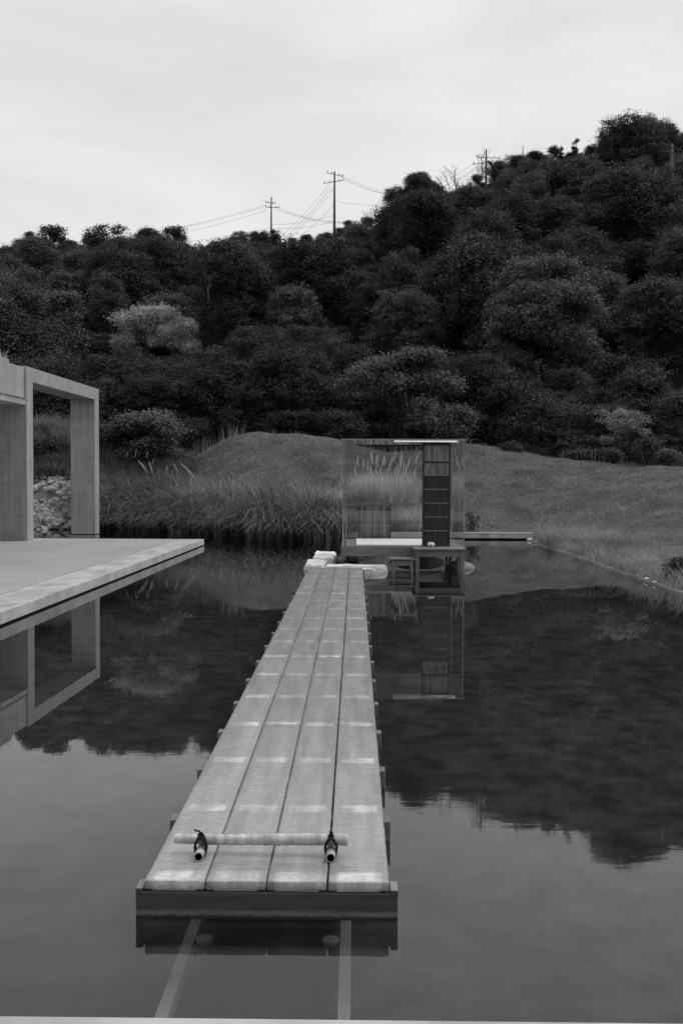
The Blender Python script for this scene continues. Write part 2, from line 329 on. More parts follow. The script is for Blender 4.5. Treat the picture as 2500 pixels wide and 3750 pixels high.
# ------------------------------------------------------------------ glass plank jetty
def plank_ext(t, l, co, val, mul):
    mp = N(t, 'ShaderNodeMapping'); mp.inputs['Scale'].default_value = (13, 1.3, 1); l(co.outputs['Object'], mp.inputs[0])
    n2 = N(t, 'ShaderNodeTexNoise'); n2.inputs['Scale'].default_value = 1; n2.inputs['Detail'].default_value = 5; l(mp.outputs[0], n2.inputs['Vector'])
    r = N(t, 'ShaderNodeMapRange'); r.inputs[1].default_value = .35; r.inputs[2].default_value = .65; r.inputs[3].default_value = .84; r.inputs[4].default_value = 1.2
    l(n2.outputs['Fac'], r.inputs[0]); v = mul(val, r.outputs[0])
    mp2 = N(t, 'ShaderNodeMapping'); mp2.inputs['Scale'].default_value = (5, 60, 1); l(co.outputs['Object'], mp2.inputs[0])
    n3 = N(t, 'ShaderNodeTexNoise'); n3.inputs['Scale'].default_value = 1; n3.inputs['Detail'].default_value = 3; l(mp2.outputs[0], n3.inputs['Vector'])
    r3 = N(t, 'ShaderNodeMapRange'); r3.inputs[1].default_value = .35; r3.inputs[2].default_value = .65; r3.inputs[3].default_value = .9; r3.inputs[4].default_value = 1.1
    l(n3.outputs['Fac'], r3.inputs[0]); v = mul(v, r3.outputs[0])
    # bright bands over every crossbeam: light glints painted into the plank colour
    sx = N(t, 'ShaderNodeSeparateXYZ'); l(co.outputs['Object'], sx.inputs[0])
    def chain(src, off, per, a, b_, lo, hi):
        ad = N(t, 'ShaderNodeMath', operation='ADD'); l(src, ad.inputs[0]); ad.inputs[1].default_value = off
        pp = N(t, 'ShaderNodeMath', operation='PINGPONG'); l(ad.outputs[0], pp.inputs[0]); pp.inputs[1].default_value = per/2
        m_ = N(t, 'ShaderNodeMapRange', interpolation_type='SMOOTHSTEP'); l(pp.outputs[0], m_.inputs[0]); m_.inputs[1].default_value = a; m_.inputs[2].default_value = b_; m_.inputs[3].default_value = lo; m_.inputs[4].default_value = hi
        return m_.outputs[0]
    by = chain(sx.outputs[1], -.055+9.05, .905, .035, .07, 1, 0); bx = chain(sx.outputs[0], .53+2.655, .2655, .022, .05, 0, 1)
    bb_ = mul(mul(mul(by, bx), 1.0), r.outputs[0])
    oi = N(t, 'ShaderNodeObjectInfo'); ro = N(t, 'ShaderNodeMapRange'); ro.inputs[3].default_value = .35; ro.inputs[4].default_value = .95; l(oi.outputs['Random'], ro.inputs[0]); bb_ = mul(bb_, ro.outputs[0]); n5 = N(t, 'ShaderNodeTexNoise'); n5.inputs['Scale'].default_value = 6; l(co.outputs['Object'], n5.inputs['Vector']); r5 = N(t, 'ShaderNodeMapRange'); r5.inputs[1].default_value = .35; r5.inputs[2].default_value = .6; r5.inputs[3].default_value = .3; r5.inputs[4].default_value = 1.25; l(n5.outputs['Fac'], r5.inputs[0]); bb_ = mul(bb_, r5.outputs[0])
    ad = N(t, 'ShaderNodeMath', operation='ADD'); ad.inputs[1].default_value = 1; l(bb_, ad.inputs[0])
    n4 = N(t, 'ShaderNodeTexNoise'); n4.inputs['Scale'].default_value = 130; n4.inputs['Detail'].default_value = 4; n4.inputs['Roughness'].default_value = .8; l(co.outputs['Object'], n4.inputs['Vector'])
    r4 = N(t, 'ShaderNodeMapRange'); r4.inputs[1].default_value = .3; r4.inputs[2].default_value = .7; r4.inputs[3].default_value = .72; r4.inputs[4].default_value = 1.28
    l(n4.outputs['Fac'], r4.inputs[0]); v = mul(v, r4.outputs[0])
    edge = chain(sx.outputs[0], .5265+2.655, .2655, .003, .016, .88, 1.0)
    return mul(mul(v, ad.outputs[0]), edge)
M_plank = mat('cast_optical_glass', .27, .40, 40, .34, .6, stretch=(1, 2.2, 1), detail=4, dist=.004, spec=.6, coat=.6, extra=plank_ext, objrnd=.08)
def see_through(m, fac):
    t = m.node_tree; l = t.links.new; out = t.nodes['Material Output']; src = out.inputs[0].links[0].from_socket
    tr = N(t, 'ShaderNodeBsdfTransparent'); tr.inputs[0].default_value = g3(.9); ms = N(t, 'ShaderNodeMixShader'); ms.inputs[0].default_value = fac
    l(src, ms.inputs[1]); l(tr.outputs[0], ms.inputs[2]); l(ms.outputs[0], out.inputs[0])
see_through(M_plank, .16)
M_pad = mat('white_bearing_pad', .8, .88, 9, .7)
def tide(t, l, co, val, mul):
    sx = N(t, 'ShaderNodeSeparateXYZ'); l(co.outputs['Object'], sx.inputs[0])
    mp = N(t, 'ShaderNodeMapping'); mp.inputs['Scale'].default_value = (26, 26, 4); l(co.outputs['Object'], mp.inputs[0])
    n2 = N(t, 'ShaderNodeTexNoise'); n2.inputs['Scale'].default_value = 1.3; n2.inputs['Detail'].default_value = 5; l(mp.outputs[0], n2.inputs['Vector'])
    a = N(t, 'ShaderNodeMath', operation='MULTIPLY_ADD'); l(n2.outputs['Fac'], a.inputs[0]); a.inputs[1].default_value = -.02; l(sx.outputs[2], a.inputs[2])
    c = N(t, 'ShaderNodeValToRGB'); l(a.outputs[0], c.inputs[0]); e = c.color_ramp.elements
    e[0].position = 0; e[0].color = g3(.35); e[1].position = .10; e[1].color = g3(.85)
    for p_, q_ in ((.004, 1.0), (.014, 1.9), (.026, 1.3), (.03, .8)):
        x_ = e.new(p_); x_.color = g3(q_ if q_ <= 1 else q_)
    return mul(val, c.outputs[0])
M_wood_f = mat('wet_front_board', .05, .09, 4, .8, .3, stretch=(1, 8, 8), detail=8, dist=.003, extra=tide)
jt = empty('glass_jetty', (-.375, 4.24, 0))
tag(jt, 'long narrow jetty of four rows of glass planks on dark crossbeams over the pool', 'jetty')
SP = .905
for k in range(18):
    y = k*SP; hw = .566
    b = MB()
    if k == 0: b.box(-hw, hw, 0, .10, -.004, .115); b.box(-hw-.001, -hw+.03, -.002, .102, .1, .128); b.box(hw-.03, hw+.001, -.002, .102, .1, .128)
    else: b.box(-hw-.022, hw, y, y+.1, .012, .117)
    c = b.build('crossbeam', M_wood_f if k == 0 else M_wood_g, jt, bevel=.004)
    if k == 0:
        for xa in (-hw, hw-.031): e = MB(); e.box(xa, xa+.031, 0, .1, .1285, .131); e.build('end_cap', M_wood_l, c)
    p = MB()
    for q in range(4):
        xq = -.53+.265*q
        p.box(xq+.035, xq+.225, y+.015, y+.085, .1175, .1195)
    p.build('bearing_pad', M_pad, c)
for sx in (-.42, .32):
    b = MB(); b.box(sx, sx+.07, .12, 15.5, -.03, .011); b.build('stringer', M_wood_d, jt, bevel=.003)
rnd = random.Random(5)
def plank(x0, x1, y0, y1):
    r = .007; n = 4; sec = []
    for (cx, cz, a0) in ((x1-r, .165-r, 0), (x0+r, .165-r, 90), (x0+r, .122+r, 180), (x1-r, .122+r, 270)):
        for i in range(n): a = math.radians(a0+90*i/(n-1)); sec.append((cx+r*math.cos(a), cz+r*math.sin(a)))
    m = len(sec); vs = []; fs = []; cx = (x0+x1)/2; cz = .1435
    ys_ = [(y0, .985, .80), (y0+.004, .997, .95), (y0+.010, 1, 1)] + [(y, 1, 1) for y in np.linspace(y0+.1, y1-.1, max(2, int((y1-y0)/.04)))] + [(y1-.01, 1, 1), (y1-.004, .997, .96), (y1, .985, .85)]
    for (y, sx, sz) in ys_:
        j = (rnd.random()-.5)*.003
        for (x, z) in sec: vs.append((cx+(x-cx)*sx+(j if x > cx else -j), y, cz+(z-cz)*sz+(rnd.random()-.5)*.0003))
    for i in range(len(ys_)-1):
        for k in range(m): fs.append((i*m+k, (i+1)*m+k, (i+1)*m+(k+1) % m, i*m+(k+1) % m))
    fs.append(tuple(range(m))); fs.append(tuple((len(ys_)-1)*m+k for k in range(m))[::-1])
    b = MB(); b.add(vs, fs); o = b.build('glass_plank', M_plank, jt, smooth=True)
    return o
for q in range(4):
    ks = [0, 6, 12, 17] if q in (0, 2) else [0, 3, 9, 15, 17]
    x0 = -.53+.2655*q; x1 = x0+.263
    for a, c in zip(ks[:-1], ks[1:]):
        ya = a*SP+(.006 if a == 0 else .054); yb = c*SP+.05 if c != 17 else 17*SP-.02
        plank(x0, x1-.001-(q == 2)*.004, ya, yb)

# submerged rails
rl = empty('submerged_rails', (-.4, 4.5, -.32)); tag(rl, 'pair of pale rails lying under the shallow water in front of the jetty', 'rails')
for x in (-.785, -.037):
    b = MB(); b.box(x+.4-.026, x+.4+.026, -1.6, 15, -.05, .02); b.build('rail', M_rail_u, rl)
for x in (-.715, -.107):
    b = MB(); b.tube([(x+.4, .2, .0), (x+.4, .2, .02)], .042, 20); b.build('pile_head', M_rail_u, rl)
b = MB(); b.box(-.5, .45, -.32, -.24, -.16, -.1); b.build('tie_bar', M_bed, rl)

# ------------------------------------------------------------------ bamboo barrier
bb = empty('bamboo_barrier', (-.4, 4.5, .166)); tag(bb, 'bamboo pole lashed with black rope on two short bamboo feet across the jetty', 'barrier')
def bamboo(p0, p1, r0, r1, nodes, wraps, seed, name, par):
    rr = random.Random(seed); p0 = Vector(p0); p1 = Vector(p1); nseg = 90; pts = []; rad = []
    for i in range(nseg+1):
        t = i/nseg; r = r0+(r1-r0)*t
        for nd in nodes: r += .0016*math.exp(-((t-nd)/.006)**2)
        for (wd, am) in wraps: r += am*math.exp(-((t-wd)/.010)**2)
        p = p0.lerp(p1, t); p.z += .004*math.sin(t*5.3+seed)+.0006*(rr.random()-.5); p.y += .003*math.sin(t*4+seed*2)
        pts.append(p); rad.append(r+(rr.random()-.5)*.0003)
    b = MB(); b.tube(pts, rad, 20); 
    return b.build(name, M_bamboo, par, smooth=False)
wr = [(t, random.Random(int(t*997)).uniform(.0012, .0036)) for t in (.18, .21, .24, .28, .33, .39, .46, .53, .60, .625, .65, .675, .70, .72, .75, .77, .79, .815, .84)]
pole_ = bamboo((-.432, .07, .063), (.372, .05, .068), 0.0215, .0265, (.10, .24, .6), wr, 3, 'bamboo_pole', bb)
for p in pole_.data.polygons: p.use_smooth = True
for (x, sd_) in ((-.303, 1), (.296, 2)):
    b = MB(); y0, y1 = -.045, .12; ro, ri = .0215, .0170; n = 24
    rings = [(y0, ri), (y0, ro), (y0+.05, ro*.99), (y1, ro*.97)]
    vs = [(x+r*math.cos(2*math.pi*k/n), y, .0215+r*math.sin(2*math.pi*k/n)) for (y, r) in rings for k in range(n)]
    fs = [(i*n+k, (i+1)*n+k, (i+1)*n+(k+1) % n, i*n+(k+1) % n) for i in range(3) for k in range(n)]
    fs.append(tuple(3*n+k for k in range(n)))
    b.add(vs, fs); 
    vs = [(x+ri*math.cos(2*math.pi*k/n), y, .0215+ri*math.sin(2*math.pi*k/n)) for y in (y0, y0+.09) for k in range(n)]
    b.add(vs, [(k, (k+1) % n, n+(k+1) % n, n+k) for k in range(n)]+[tuple(n+k for k in range(n))], 1)
    b.build('bamboo_foot', [M_bamboo, M_bamboo_in], bb, smooth=False)
    # lashing: two crossing loops round pole and foot, a knot and a tail
    b = MB()
    for s in range(4):
        off = (s-1.5)*.007
        for d in (-1, 1):
            pts = []
            for i in range(25):
                a = 2*math.pi*i/24
                wdt = .027+.004*math.sin(a) ; zz = .045+.050*math.sin(a)
                pts.append((x+d*wdt*math.cos(a)*(1.0-.55*max(0, math.sin(a))), .025+off*.6+d*.018*math.sin(a), zz))
            b.tube(pts, .0056, 6)
    b.tube([(x-.012, .02, .098), (x, .018, .108), (x+.010, .016, .10), (x+.002, .02, .112)], .0062, 7)
    tx = -.028 if sd_ == 1 else .008; tzv = .128 if sd_ == 1 else .112
    b.tube([(x, .018, .106), (x-.006, .016, .12), (x+tx*.6, .015, .118), (x+tx, .012, tzv)], [.005, .004, .005, .0035], 7)
    b.build('rope_lashing', M_rope, bb, smooth=True)

# ------------------------------------------------------------------ stones
def stone(name, x0, x1, y0, y1, z0, z1, seed, m, label, cat='stone', sub=.06, amp=.032, group=None, round_=False):
    rr = random.Random(seed); cx, cy, cz = (x0+x1)/2, (y0+y1)/2, z0
    import bmesh
    bm = bmesh.new(); bmesh.ops.create_cube(bm, size=1)
    for v in bm.verts: v.co = Vector((v.co.x*(x1-x0), v.co.y*(y1-y0), (v.co.z+.5)*(z1-z0)))
    bmesh.ops.bevel(bm, geom=bm.edges[:], offset=.025, segments=2, affect='EDGES')
    bmesh.ops.subdivide_edges(bm, edges=[e for e in bm.edges if e.calc_length() > sub*2], cuts=5, use_grid_fill=True)
    from mathutils import noise
    for v in bm.verts:
        n_ = noise.noise_vector(v.co*5+Vector((seed, 0, 0)))*amp + noise.noise_vector(v.co*17+Vector((seed, 3, 0)))*amp*.5
        v.co += n_
    me = bpy.data.meshes.new(name); bm.to_mesh(me); bm.free(); me.materials.append(m)
    o = bpy.data.objects.new(name, me); COL.objects.link(o); o.location = (cx, cy, cz)
    return tag(o, label, cat, group)
sb = []
sb.append(stone('granite_block', -.95, -.46, 22.2, 24.3, -.25, .15, 1, M_granite, 'pale granite block furthest back, left of the glass teahouse'))
sb.append(stone('granite_block', -1.05, -.63, 20.62, 22.18, -.25, .125, 2, M_granite, 'pale granite block at the left corner of the jetty end'))
sb.append(stone('granite_block', -.60, .66, 20.45, 20.95, -.25, .125, 3, M_granite, 'long pale granite block running across the far end of the jetty'))
sb.append(stone('granite_block', .10, .42, 20.1, 20.44, -.25, .10, 4, M_granite, 'small pale granite block in front of the long one, right of the jetty end'))
def boulder(x, y, z, rx, ry, rz, seed, label, rot=0, name='boulder', m=None, group=None, cat='boulder'):
    import bmesh
    from mathutils import noise
    bm = bmesh.new(); bmesh.ops.create_icosphere(bm, subdivisions=4 if rx > .15 else 3, radius=1)
    for v in bm.verts:
        v.co *= 1+.13*noise.noise(v.co*1.3+Vector((seed*3, 0, 0)))+.03*noise.noise(v.co*5)
        v.co.x *= rx; v.co.y *= ry; v.co.z *= rz
    me = bpy.data.meshes.new(name); bm.to_mesh(me); bm.free(); me.materials.append(m or M_boulder)
    me.polygons.foreach_set('use_smooth', [True]*len(me.polygons))
    o = bpy.data.objects.new(name, me); COL.objects.link(o); o.location = (x, y, z); o.rotation_euler = (0, 0, rot)
    return tag(o, label, cat, group)
boulder(-.17, 23.2, .02, .28, .25, .10, 1, 'rounded grey boulder in the water behind the front left leg of the teahouse')
boulder(2.3, 21.6, -.02, .32, .5, .17, 2, 'rounded boulder half in the water beside the right end of the bench')
boulder(1.45, 23.0, -.06, .7, .8, .22, 4, 'broad dark boulder in the water underneath the teahouse floor')

# ------------------------------------------------------------------ glass teahouse
X0, X1, Y0, Y1 = -.262, 2.32, 21.2, 23.8
th = empty('glass_teahouse', (0, 0, 0)); tag(th, 'cube shaped glass teahouse on a grey cedar base standing in the pool', 'teahouse')
b = MB(); b.box(X0-.03, X1+.03, Y0-.03, Y0+.03, .272, .485); b.box(X0-.03, X0+.03, Y0+.031, Y1-.031, .272, .485)
b.box(X1-.03, X1+.03, Y0+.031, Y1-.031, .272, .485); b.box(X0-.03, X1+.03, Y1-.03, Y1+.03, .272, .485)
base = b.build('base_frame', M_wood_g, th, bevel=.004)
b = MB(); b.box(X0+.05, .02, Y0+.06, Y1-.06, .44, .486); b.box(.02, X1-.05, Y0+.032, Y0+.10, .44, .489); b.build('floor_board', M_wood_g, th, bevel=.003)
b = MB(); b.box(.03, X1-.28, Y0+.12, Y1-.25, .485, .515); b.build('floor_mat', M_mat, th, bevel=.004)
b = MB(); b.box(X1-.26, X1-.03, Y0+.035, Y1-.06, .44, .49); b.build('floor_border', M_wood_g, th, bevel=.003)
for (x, y) in ((X0+.10, 22.7), (X0+.10, Y1-.2), (X1-.15, 22.7), (X1-.15, Y1-.2)):
    b = MB(); b.box(x-.03, x+.03, y-.03, y+.03, -.5, .27); b.build('leg', M_wood_d, th)
for nm, bx in (('front_pane', (X0+.012, 1.43, Y0, Y0+.01)), ('front_pane', (2.03, X1-.012, Y0, Y0+.01)), ('rear_pane', (X0+.012, X1-.012, Y1-.01, Y1)),
               ('side_pane', (X0, X0+.01, Y0+.012, Y1-.012)), ('side_pane', (X1-.01, X1, Y0+.012, Y1-.012))):
    b = MB(); b.box(bx[0], bx[1], bx[2], bx[3], .487, 2.745); b.build(nm, M_glass, th)
for (x, y) in ((X0, Y0), (X1, Y0), (X0, Y1), (X1, Y1)):
    b = MB(); sx = 1 if x == X0 else -1; sy = 1 if y == Y0 else -1
    xa, xb = sorted((x-sx*.006, x+sx*.017)); ya, yb = sorted((y-sy*.006, y+sy*.017)); b.box(xa, xb, ya, yb, .486, 2.744); b.build('corner_glass', M_gedge, th)
b = MB(); b.box(X0+.07, X0+.082, Y0+.05, Y1-.05, .487, 2.74); b.build('inner_pane', M_glass, th)
b = MB(); b.box(X0+.066, X0+.086, Y0+.03, Y0+.049, .487, 2.74); b.build('inner_glass_edge', M_gedge, th)
b = MB(); b.box(X0-.03, X1+.03, Y0-.03, Y1+.03, 2.746, 2.766)
roof = b.build('roof_pane', thin_glass('roof_glass', .05, .97, 0.05, diff=.05, dcol=.5), th)
b = MB(); b.box(X0-.033, X1+.033, Y0-.045, Y0-.031, 2.744, 2.772); b.box(X0-.045, X0-.034, Y0-.045, Y1+.045, 2.744, 2.772); b.box(X1+.034, X1+.045, Y0-.045, Y1+.045, 2.744, 2.772)
b.build('roof_edge', M_gedge, th)
# sliding rail, polished face sloped to mirror the sky as a bright strip
b = MB(); xa, xb = .82, 2.16; ya = Y0-.075
b.add([(xa, ya, 2.705), (xb, ya, 2.705), (xb, ya+.035, 2.742), (xa, ya+.035, 2.742), (xa, ya+.038, 2.705), (xb, ya+.038, 2.705)],
      [(0, 1, 2, 3), (0, 4, 5, 1), (4, 3, 2, 5), (0, 3, 4), (1, 5, 2)])
b.build('sliding_rail', M_metal, th)
b = MB(); b.box(X0+.09, 1.43, Y1-.07, Y1-.03, 1.275, 1.352); b.build('cross_rail', M_wood_g, th)
# door
dx0, dx1, dy = 1.43, 2.025, Y0+.02
d = empty('door'); d.parent = th
b = MB(); b.box(dx0, dx0+.035, dy, dy+.03, .49, 2.72); b.box(dx1-.035, dx1, dy, dy+.03, .49, 2.72); b.box(dx0+.036, dx1-.036, dy, dy+.03, .49, .55)
b.box(dx0+.036, dx1-.036, dy, dy+.03, 2.64, 2.72); b.box(dx0+.036, dx1-.036, dy-.004, dy+.03, 2.262, 2.30)
b.build('door_frame', M_bark, d, bevel=.003)
b = MB(); b.box(dx0+.036, dx1-.036, dy+.012, dy+.024, .551, 2.01); b.build('bark_panel', M_bark, d)
b = MB(); b.box(dx0+.036, dx1-.036, dy+.010, dy+.024, 2.012, 2.26); b.box(dx0+.036, dx1-.036, dy+.010, dy+.024, 2.302, 2.638); b.build('pale_panel', M_bark_l, d)
for z in (1.995, 1.70, 1.405, 1.11, .815, 2.28):
    b = MB(); b.box(dx0+.045, dx1-.05, dy-.002, dy+.0095, z, z+.011); b.build('batten', M_batten, d)
# hatch at the rear
hx0, hx1, hz0, hz1, hy = .075, .86, .516, 1.272, Y1-.10
h = empty('hatch'); h.parent = th
b = MB(); b.box(hx0+.05, hx1-.05, hy, hy+.02, hz0, hz1); b.build('board', M_panel, h)
for xa in (hx0, hx1-.05): b = MB(); b.box(xa, xa+.05, hy-.004, hy+.02, hz0, hz1); b.build('stile', M_wood_d, h)
for z in (1.135, .80): b = MB(); b.box(hx0+.02, hx1-.02, hy-.012, hy-.005, z, z+.014); b.build('batten', M_batten, h)
for x in (.355, .665): b = MB(); b.box(x, x+.012, hy-.006, hy-.0005, hz0, hz1); b.build('upright_batten', M_batten, h)

# bench
bn = empty('bench', (1.7, 20.8, 0)); tag(bn, 'broad grey cedar bench standing in the water before the teahouse door', 'bench')
def table(root, x0, x1, y0, y1, zt, th_, leg, apron, mleg):
    b = MB(); n = 3
    for i in range(n):
        ya = y0+(y1-y0)*i/n; yb = y0+(y1-y0)*(i+1)/n; b.box(x0, x1, ya+.002, yb-.002, zt-th_, zt)
    b.build('top', M_wood_g, root, bevel=.004)
    for (x, y) in ((x0+.04, y0+.04), (x1-.04-leg, y0+.04), (x0+.04, y1-.04-leg), (x1-.04-leg, y1-.04-leg)):
        b = MB(); b.box(x, x+leg, y, y+leg, -.5, zt-th_-.001); b.build('leg', mleg, root, bevel=.004)
    b = MB(); b.box(x0+.04+leg+.001, x1-.041-leg, y0+.05, y0+.075, zt-th_-apron, zt-th_-.002); b.box(x0+.04+leg+.001, x1-.041-leg, y1-.075, y1-.05, zt-th_-apron, zt-th_-.002)
    b.box(x0+.05, x0+.075, y0+.04+leg, y1-.04-leg, zt-th_-apron, zt-th_-.002); b.box(x1-.075, x1-.05, y0+.04+leg, y1-.04-leg, zt-th_-apron, zt-th_-.002)
    b.build('apron', M_wood_g, root, bevel=.003)
table(bn, -.49, .58, -.40, .36, .492, .035, .075, .135, M_wood_v)
st = empty('stool', (.98, 20.65, 0)); tag(st, 'small low grey wooden stool standing in the water left of the bench', 'stool')
table(st, -.255, .255, -.26, .28, .287, .032, .058, .12, M_wood_v)
# tied marker stone
ms_ = empty('tied_stone', (1.60, 20.95, .492)); tag(ms_, 'small round stone tied with black rope on the bench at the teahouse door', 'stone')
s_ = boulder(0, 0, .052, .082, .07, .056, 7, None, name='stone', m=M_granite, cat=None); s_.parent = ms_
b = MB()
for k in range(2):
    pts = [(math.sin(a)*.004 if k == 0 else math.cos(a)*.084, math.cos(a)*.073 if k == 0 else 0, .052+math.sin(a)*.060) for a in [2*math.pi*i/24 for i in range(25)]]
    if k == 0: pts = [(0, p[1], p[2]) for p in pts]
    b.tube(pts, .006, 6)
b.tube([(0, 0, .112), (.006, 0, .135), (0, .004, .118)], .006, 6)
b.build('rope', M_rope, ms_, smooth=True)

# ------------------------------------------------------------------ foliage
def make_leaves(seed, Wd, H, zb, nblob, nleaf, leaf, blobr=(.13, .22), fill=(.55, .95), flat=.95, squash=None, up=.5, lobes=6, twig=9):
    """crown of leaf faces: uneven lobes carry blobs, blobs carry twigs, every twig is a spray of small leaf quads"""
    r = np.random.default_rng(seed); zc_ = (zb+H)/2; rz = (H-zb)/2; R = Wd/2
    # lobes: one leader plus side lobes of different size and height
    lc = r.normal(size=(lobes, 3)); lc /= np.linalg.norm(lc, axis=1)[:, None]; lc *= r.uniform(.25, .62, (lobes, 1)); lc[:, 2] = r.uniform(-.55, .5, lobes)
    lc[0] = (r.uniform(-.15, .15), r.uniform(-.15, .15), .42); ls = r.uniform(.32, .58, lobes); ls[0] = .56
    li = r.choice(lobes, nblob, p=ls**2/np.sum(ls**2))
    d = r.normal(size=(nblob, 3)); d /= np.linalg.norm(d, axis=1)[:, None]; d[:, 2] = np.where(d[:, 2] < -.5, -d[:, 2], d[:, 2])
    br = (blobr[0]+(blobr[1]-blobr[0])*r.random(nblob)**1.6)*Wd
    c = (lc[li]+d*(ls[li]*r.uniform(fill[0], fill[1], nblob))[:, None])*np.array([R, R, rz])
    top = rz-br*flat; c[:, 2] = np.minimum(c[:, 2], top); c[:, 2] += zc_
    if squash is not None: c = squash(c, r)
    nt_ = max(nleaf//twig, 10); wts = br**2; bi = r.choice(nblob, nt_, p=wts/wts.sum())
    ld = r.normal(size=(nt_, 3)); ld[:, 2] += up; ld /= np.linalg.norm(ld, axis=1)[:, None]
    rr = np.where(r.random(nt_) < .16, r.uniform(1.0, 1.38, nt_), r.uniform(.45, 1.05, nt_)**.6)
    TP = c[bi]+ld*(br[bi]*rr)[:, None]*np.array([1, 1, flat])
    ti = r.integers(0, nt_, nleaf); sp = leaf*1.35
    P = TP[ti]+r.normal(size=(nleaf, 3))*sp*np.array([1, 1, .55])
    td = ld+r.normal(size=(nt_, 3))*.5
    nrm = td[ti]*.7+r.normal(size=(nleaf, 3))*.5+np.array([0, 0, .45]); nrm /= np.linalg.norm(nrm, axis=1)[:, None]
    a = np.cross(nrm, r.normal(size=(nleaf, 3))); a /= np.linalg.norm(a, axis=1)[:, None]; b_ = np.cross(nrm, a)
    s = leaf*r.uniform(.6, 1.3, nleaf)[:, None]
    v = np.stack([P-a*s*.6, P-b_*s*.32-nrm*s*.05, P+a*s*.6, P+b_*s*.32-nrm*s*.05], 1).reshape(-1, 3)
    q = np.arange(nleaf*4).reshape(-1, 4)
    tone = r.uniform(.75, 1.25, nleaf)*(r.uniform(.65, 1.35, nt_))[ti]*(.85+.3*r.random(nblob))[bi][ti]
    return v, q, tone, c, br
def limbs(mb, c, zb, H, Wd, r, n=9, tr=None):
    tr = tr or Wd*.03; top = Vector((r.uniform(-.04, .04)*Wd, r.uniform(-.04, .04)*Wd, zb+(H-zb)*.62))
    p = [Vector((0, 0, -.4)), Vector((Wd*.01, 0, zb*.5)), Vector((0, Wd*.01, zb+(H-zb)*.25)), top]
    mb.tube(p, [tr*1.5, tr, tr*.75, tr*.3], 8)
    ids = r.choice(len(c), min(n, len(c)), replace=False)
    for i in ids:
        e = Vector(c[i]); t = r.uniform(.15, .8); s = p[1].lerp(p[3], t)
        m_ = s.lerp(e, .5)+Vector((0, 0, .06*Wd)); mb.tube([s, m_, e], [tr*.5, tr*.3, tr*.1], 5)
def make_tree(name, seed, Wd, H, zb, nblob, nleaf, leaf, m, **kw):
    root = empty(name); r = np.random.default_rng(seed+100)
    v, q, tone, c, br = make_leaves(seed, Wd, H, zb, nblob, nleaf, leaf, **kw)
    np_mesh('crown', v, q, m, tone, root)
    b = MB(); limbs(b, c, zb, H, Wd, r, 10); b.build('trunk', M_barkt, root, smooth=True)
    root['W'] = Wd; root['H'] = H
    return root
PROTO = dict(
    round=[make_tree('broadleaf_tree', 11, 8.5, 9, -1.5, 120, 64000, .15, M_leaf, blobr=(.07, .17)),
           make_tree('broadleaf_tree', 12, 8, 9.5, -1.5, 90, 60000, .155, M_leaf, blobr=(.08, .2), lobes=8),
           make_tree('broadleaf_tree', 13, 9, 8.5, -1.5, 170, 64000, .145, M_leaf, blobr=(.05, .13), fill=(.6, 1.1), lobes=7),
           make_tree('broadleaf_tree', 14, 8.5, 10, -1.5, 100, 60000, .15, M_leaf, blobr=(.06, .2), fill=(.5, 1.15), lobes=5)],
    great=[make_tree('broadleaf_tree', 17, 11, 13, -1.0, 420, 170000, .16, M_leaf, blobr=(.035, .085), fill=(.8, 1.05), lobes=9)],
    wide=[make_tree('broadleaf_tree', 18, 8, 5, .2, 90, 30000, .15, M_leaf, blobr=(.05, .12), fill=(.5, 1.15), flat=.6, lobes=8)],
    tall=[make_tree('broadleaf_tree', 21, 6, 10, -1.2, 90, 46000, .145, M_leaf, blobr=(.09, .2)),
          make_tree('broadleaf_tree', 22, 5.5, 9, -1.2, 110, 44000, .135, M_leaf, blobr=(.07, .16), fill=(.45, 1.1), lobes=8)],
    sparse=[make_tree('slender_tree', 31, 5, 6.5, 1.2, 44, 11000, .16, M_leaf, blobr=(.07, .15), fill=(.4, 1.05)),
            make_tree('slender_tree', 32, 4.5, 7, 1.5, 34, 8500, .16, M_leaf, blobr=(.07, .14), fill=(.3, 1.1))],
    bushy=[make_tree('hillside_bush', 41, 5, 4.5, -.8, 60, 26000, .14, M_leaf, blobr=(.12, .22))],
    conifer=[make_tree('pine_tree', 51, 4.2, 9, 1, 34, 6000, .14, M_leaf, blobr=(.05, .12), flat=.35, fill=(.5, 1.4),
                       squash=lambda c, r: np.stack([c[:, 0]*(1.25-c[:, 2]/9), c[:, 1]*(1.25-c[:, 2]/9), c[:, 2]], 1))])
used = set(); PR = random.Random(77)
def place(kind, i, x, y, zt=None, width=None, label='', cat='tree', group=None, name=None, mat_=None, rz=None, zbase=None):
    p = PROTO[kind][i % len(PROTO[kind])]; g = tz(x, y) if zbase is None else zbase
    o = copy_tree(p)
    for kx in ('W', 'H'): del o[kx]
    sx = (width/p['W']) if width else 1; sz = ((zt-g)/p['H']) if zt else sx
    if sz < .85*sx: sz = .85*sx; g = zt-sz*p['H']     # height stretched in proportion to width, base sunk below the ground
    o.location = (x, y, g-.1); o.scale = (sx, sx, sz); o.rotation_euler = (0, 0, PR.uniform(0, 6.28) if rz is None else rz)
    if name: o.name = name
    tag(o, label, cat, group)
    if mat_:
        for c in o.children:
            if c.name.startswith('crown'):
                if (c.data.name, mat_.name) not in MC:
                    me = c.data.copy(); me.materials.clear(); me.materials.append(mat_); MC[(c.data.name, mat_.name)] = me
                c.data = MC[(c.data.name, mat_.name)]
    return o
MC = {}
def world(px, row, Y):   # casts an image pixel through the camera to a point Y metres out
    d = cam.matrix_world.to_3x3() @ Vector(((px-784)/FPX, -(row-1176)/FPX, -1)); return Vector((0, 0, 1.9))+d*(Y/d.y)

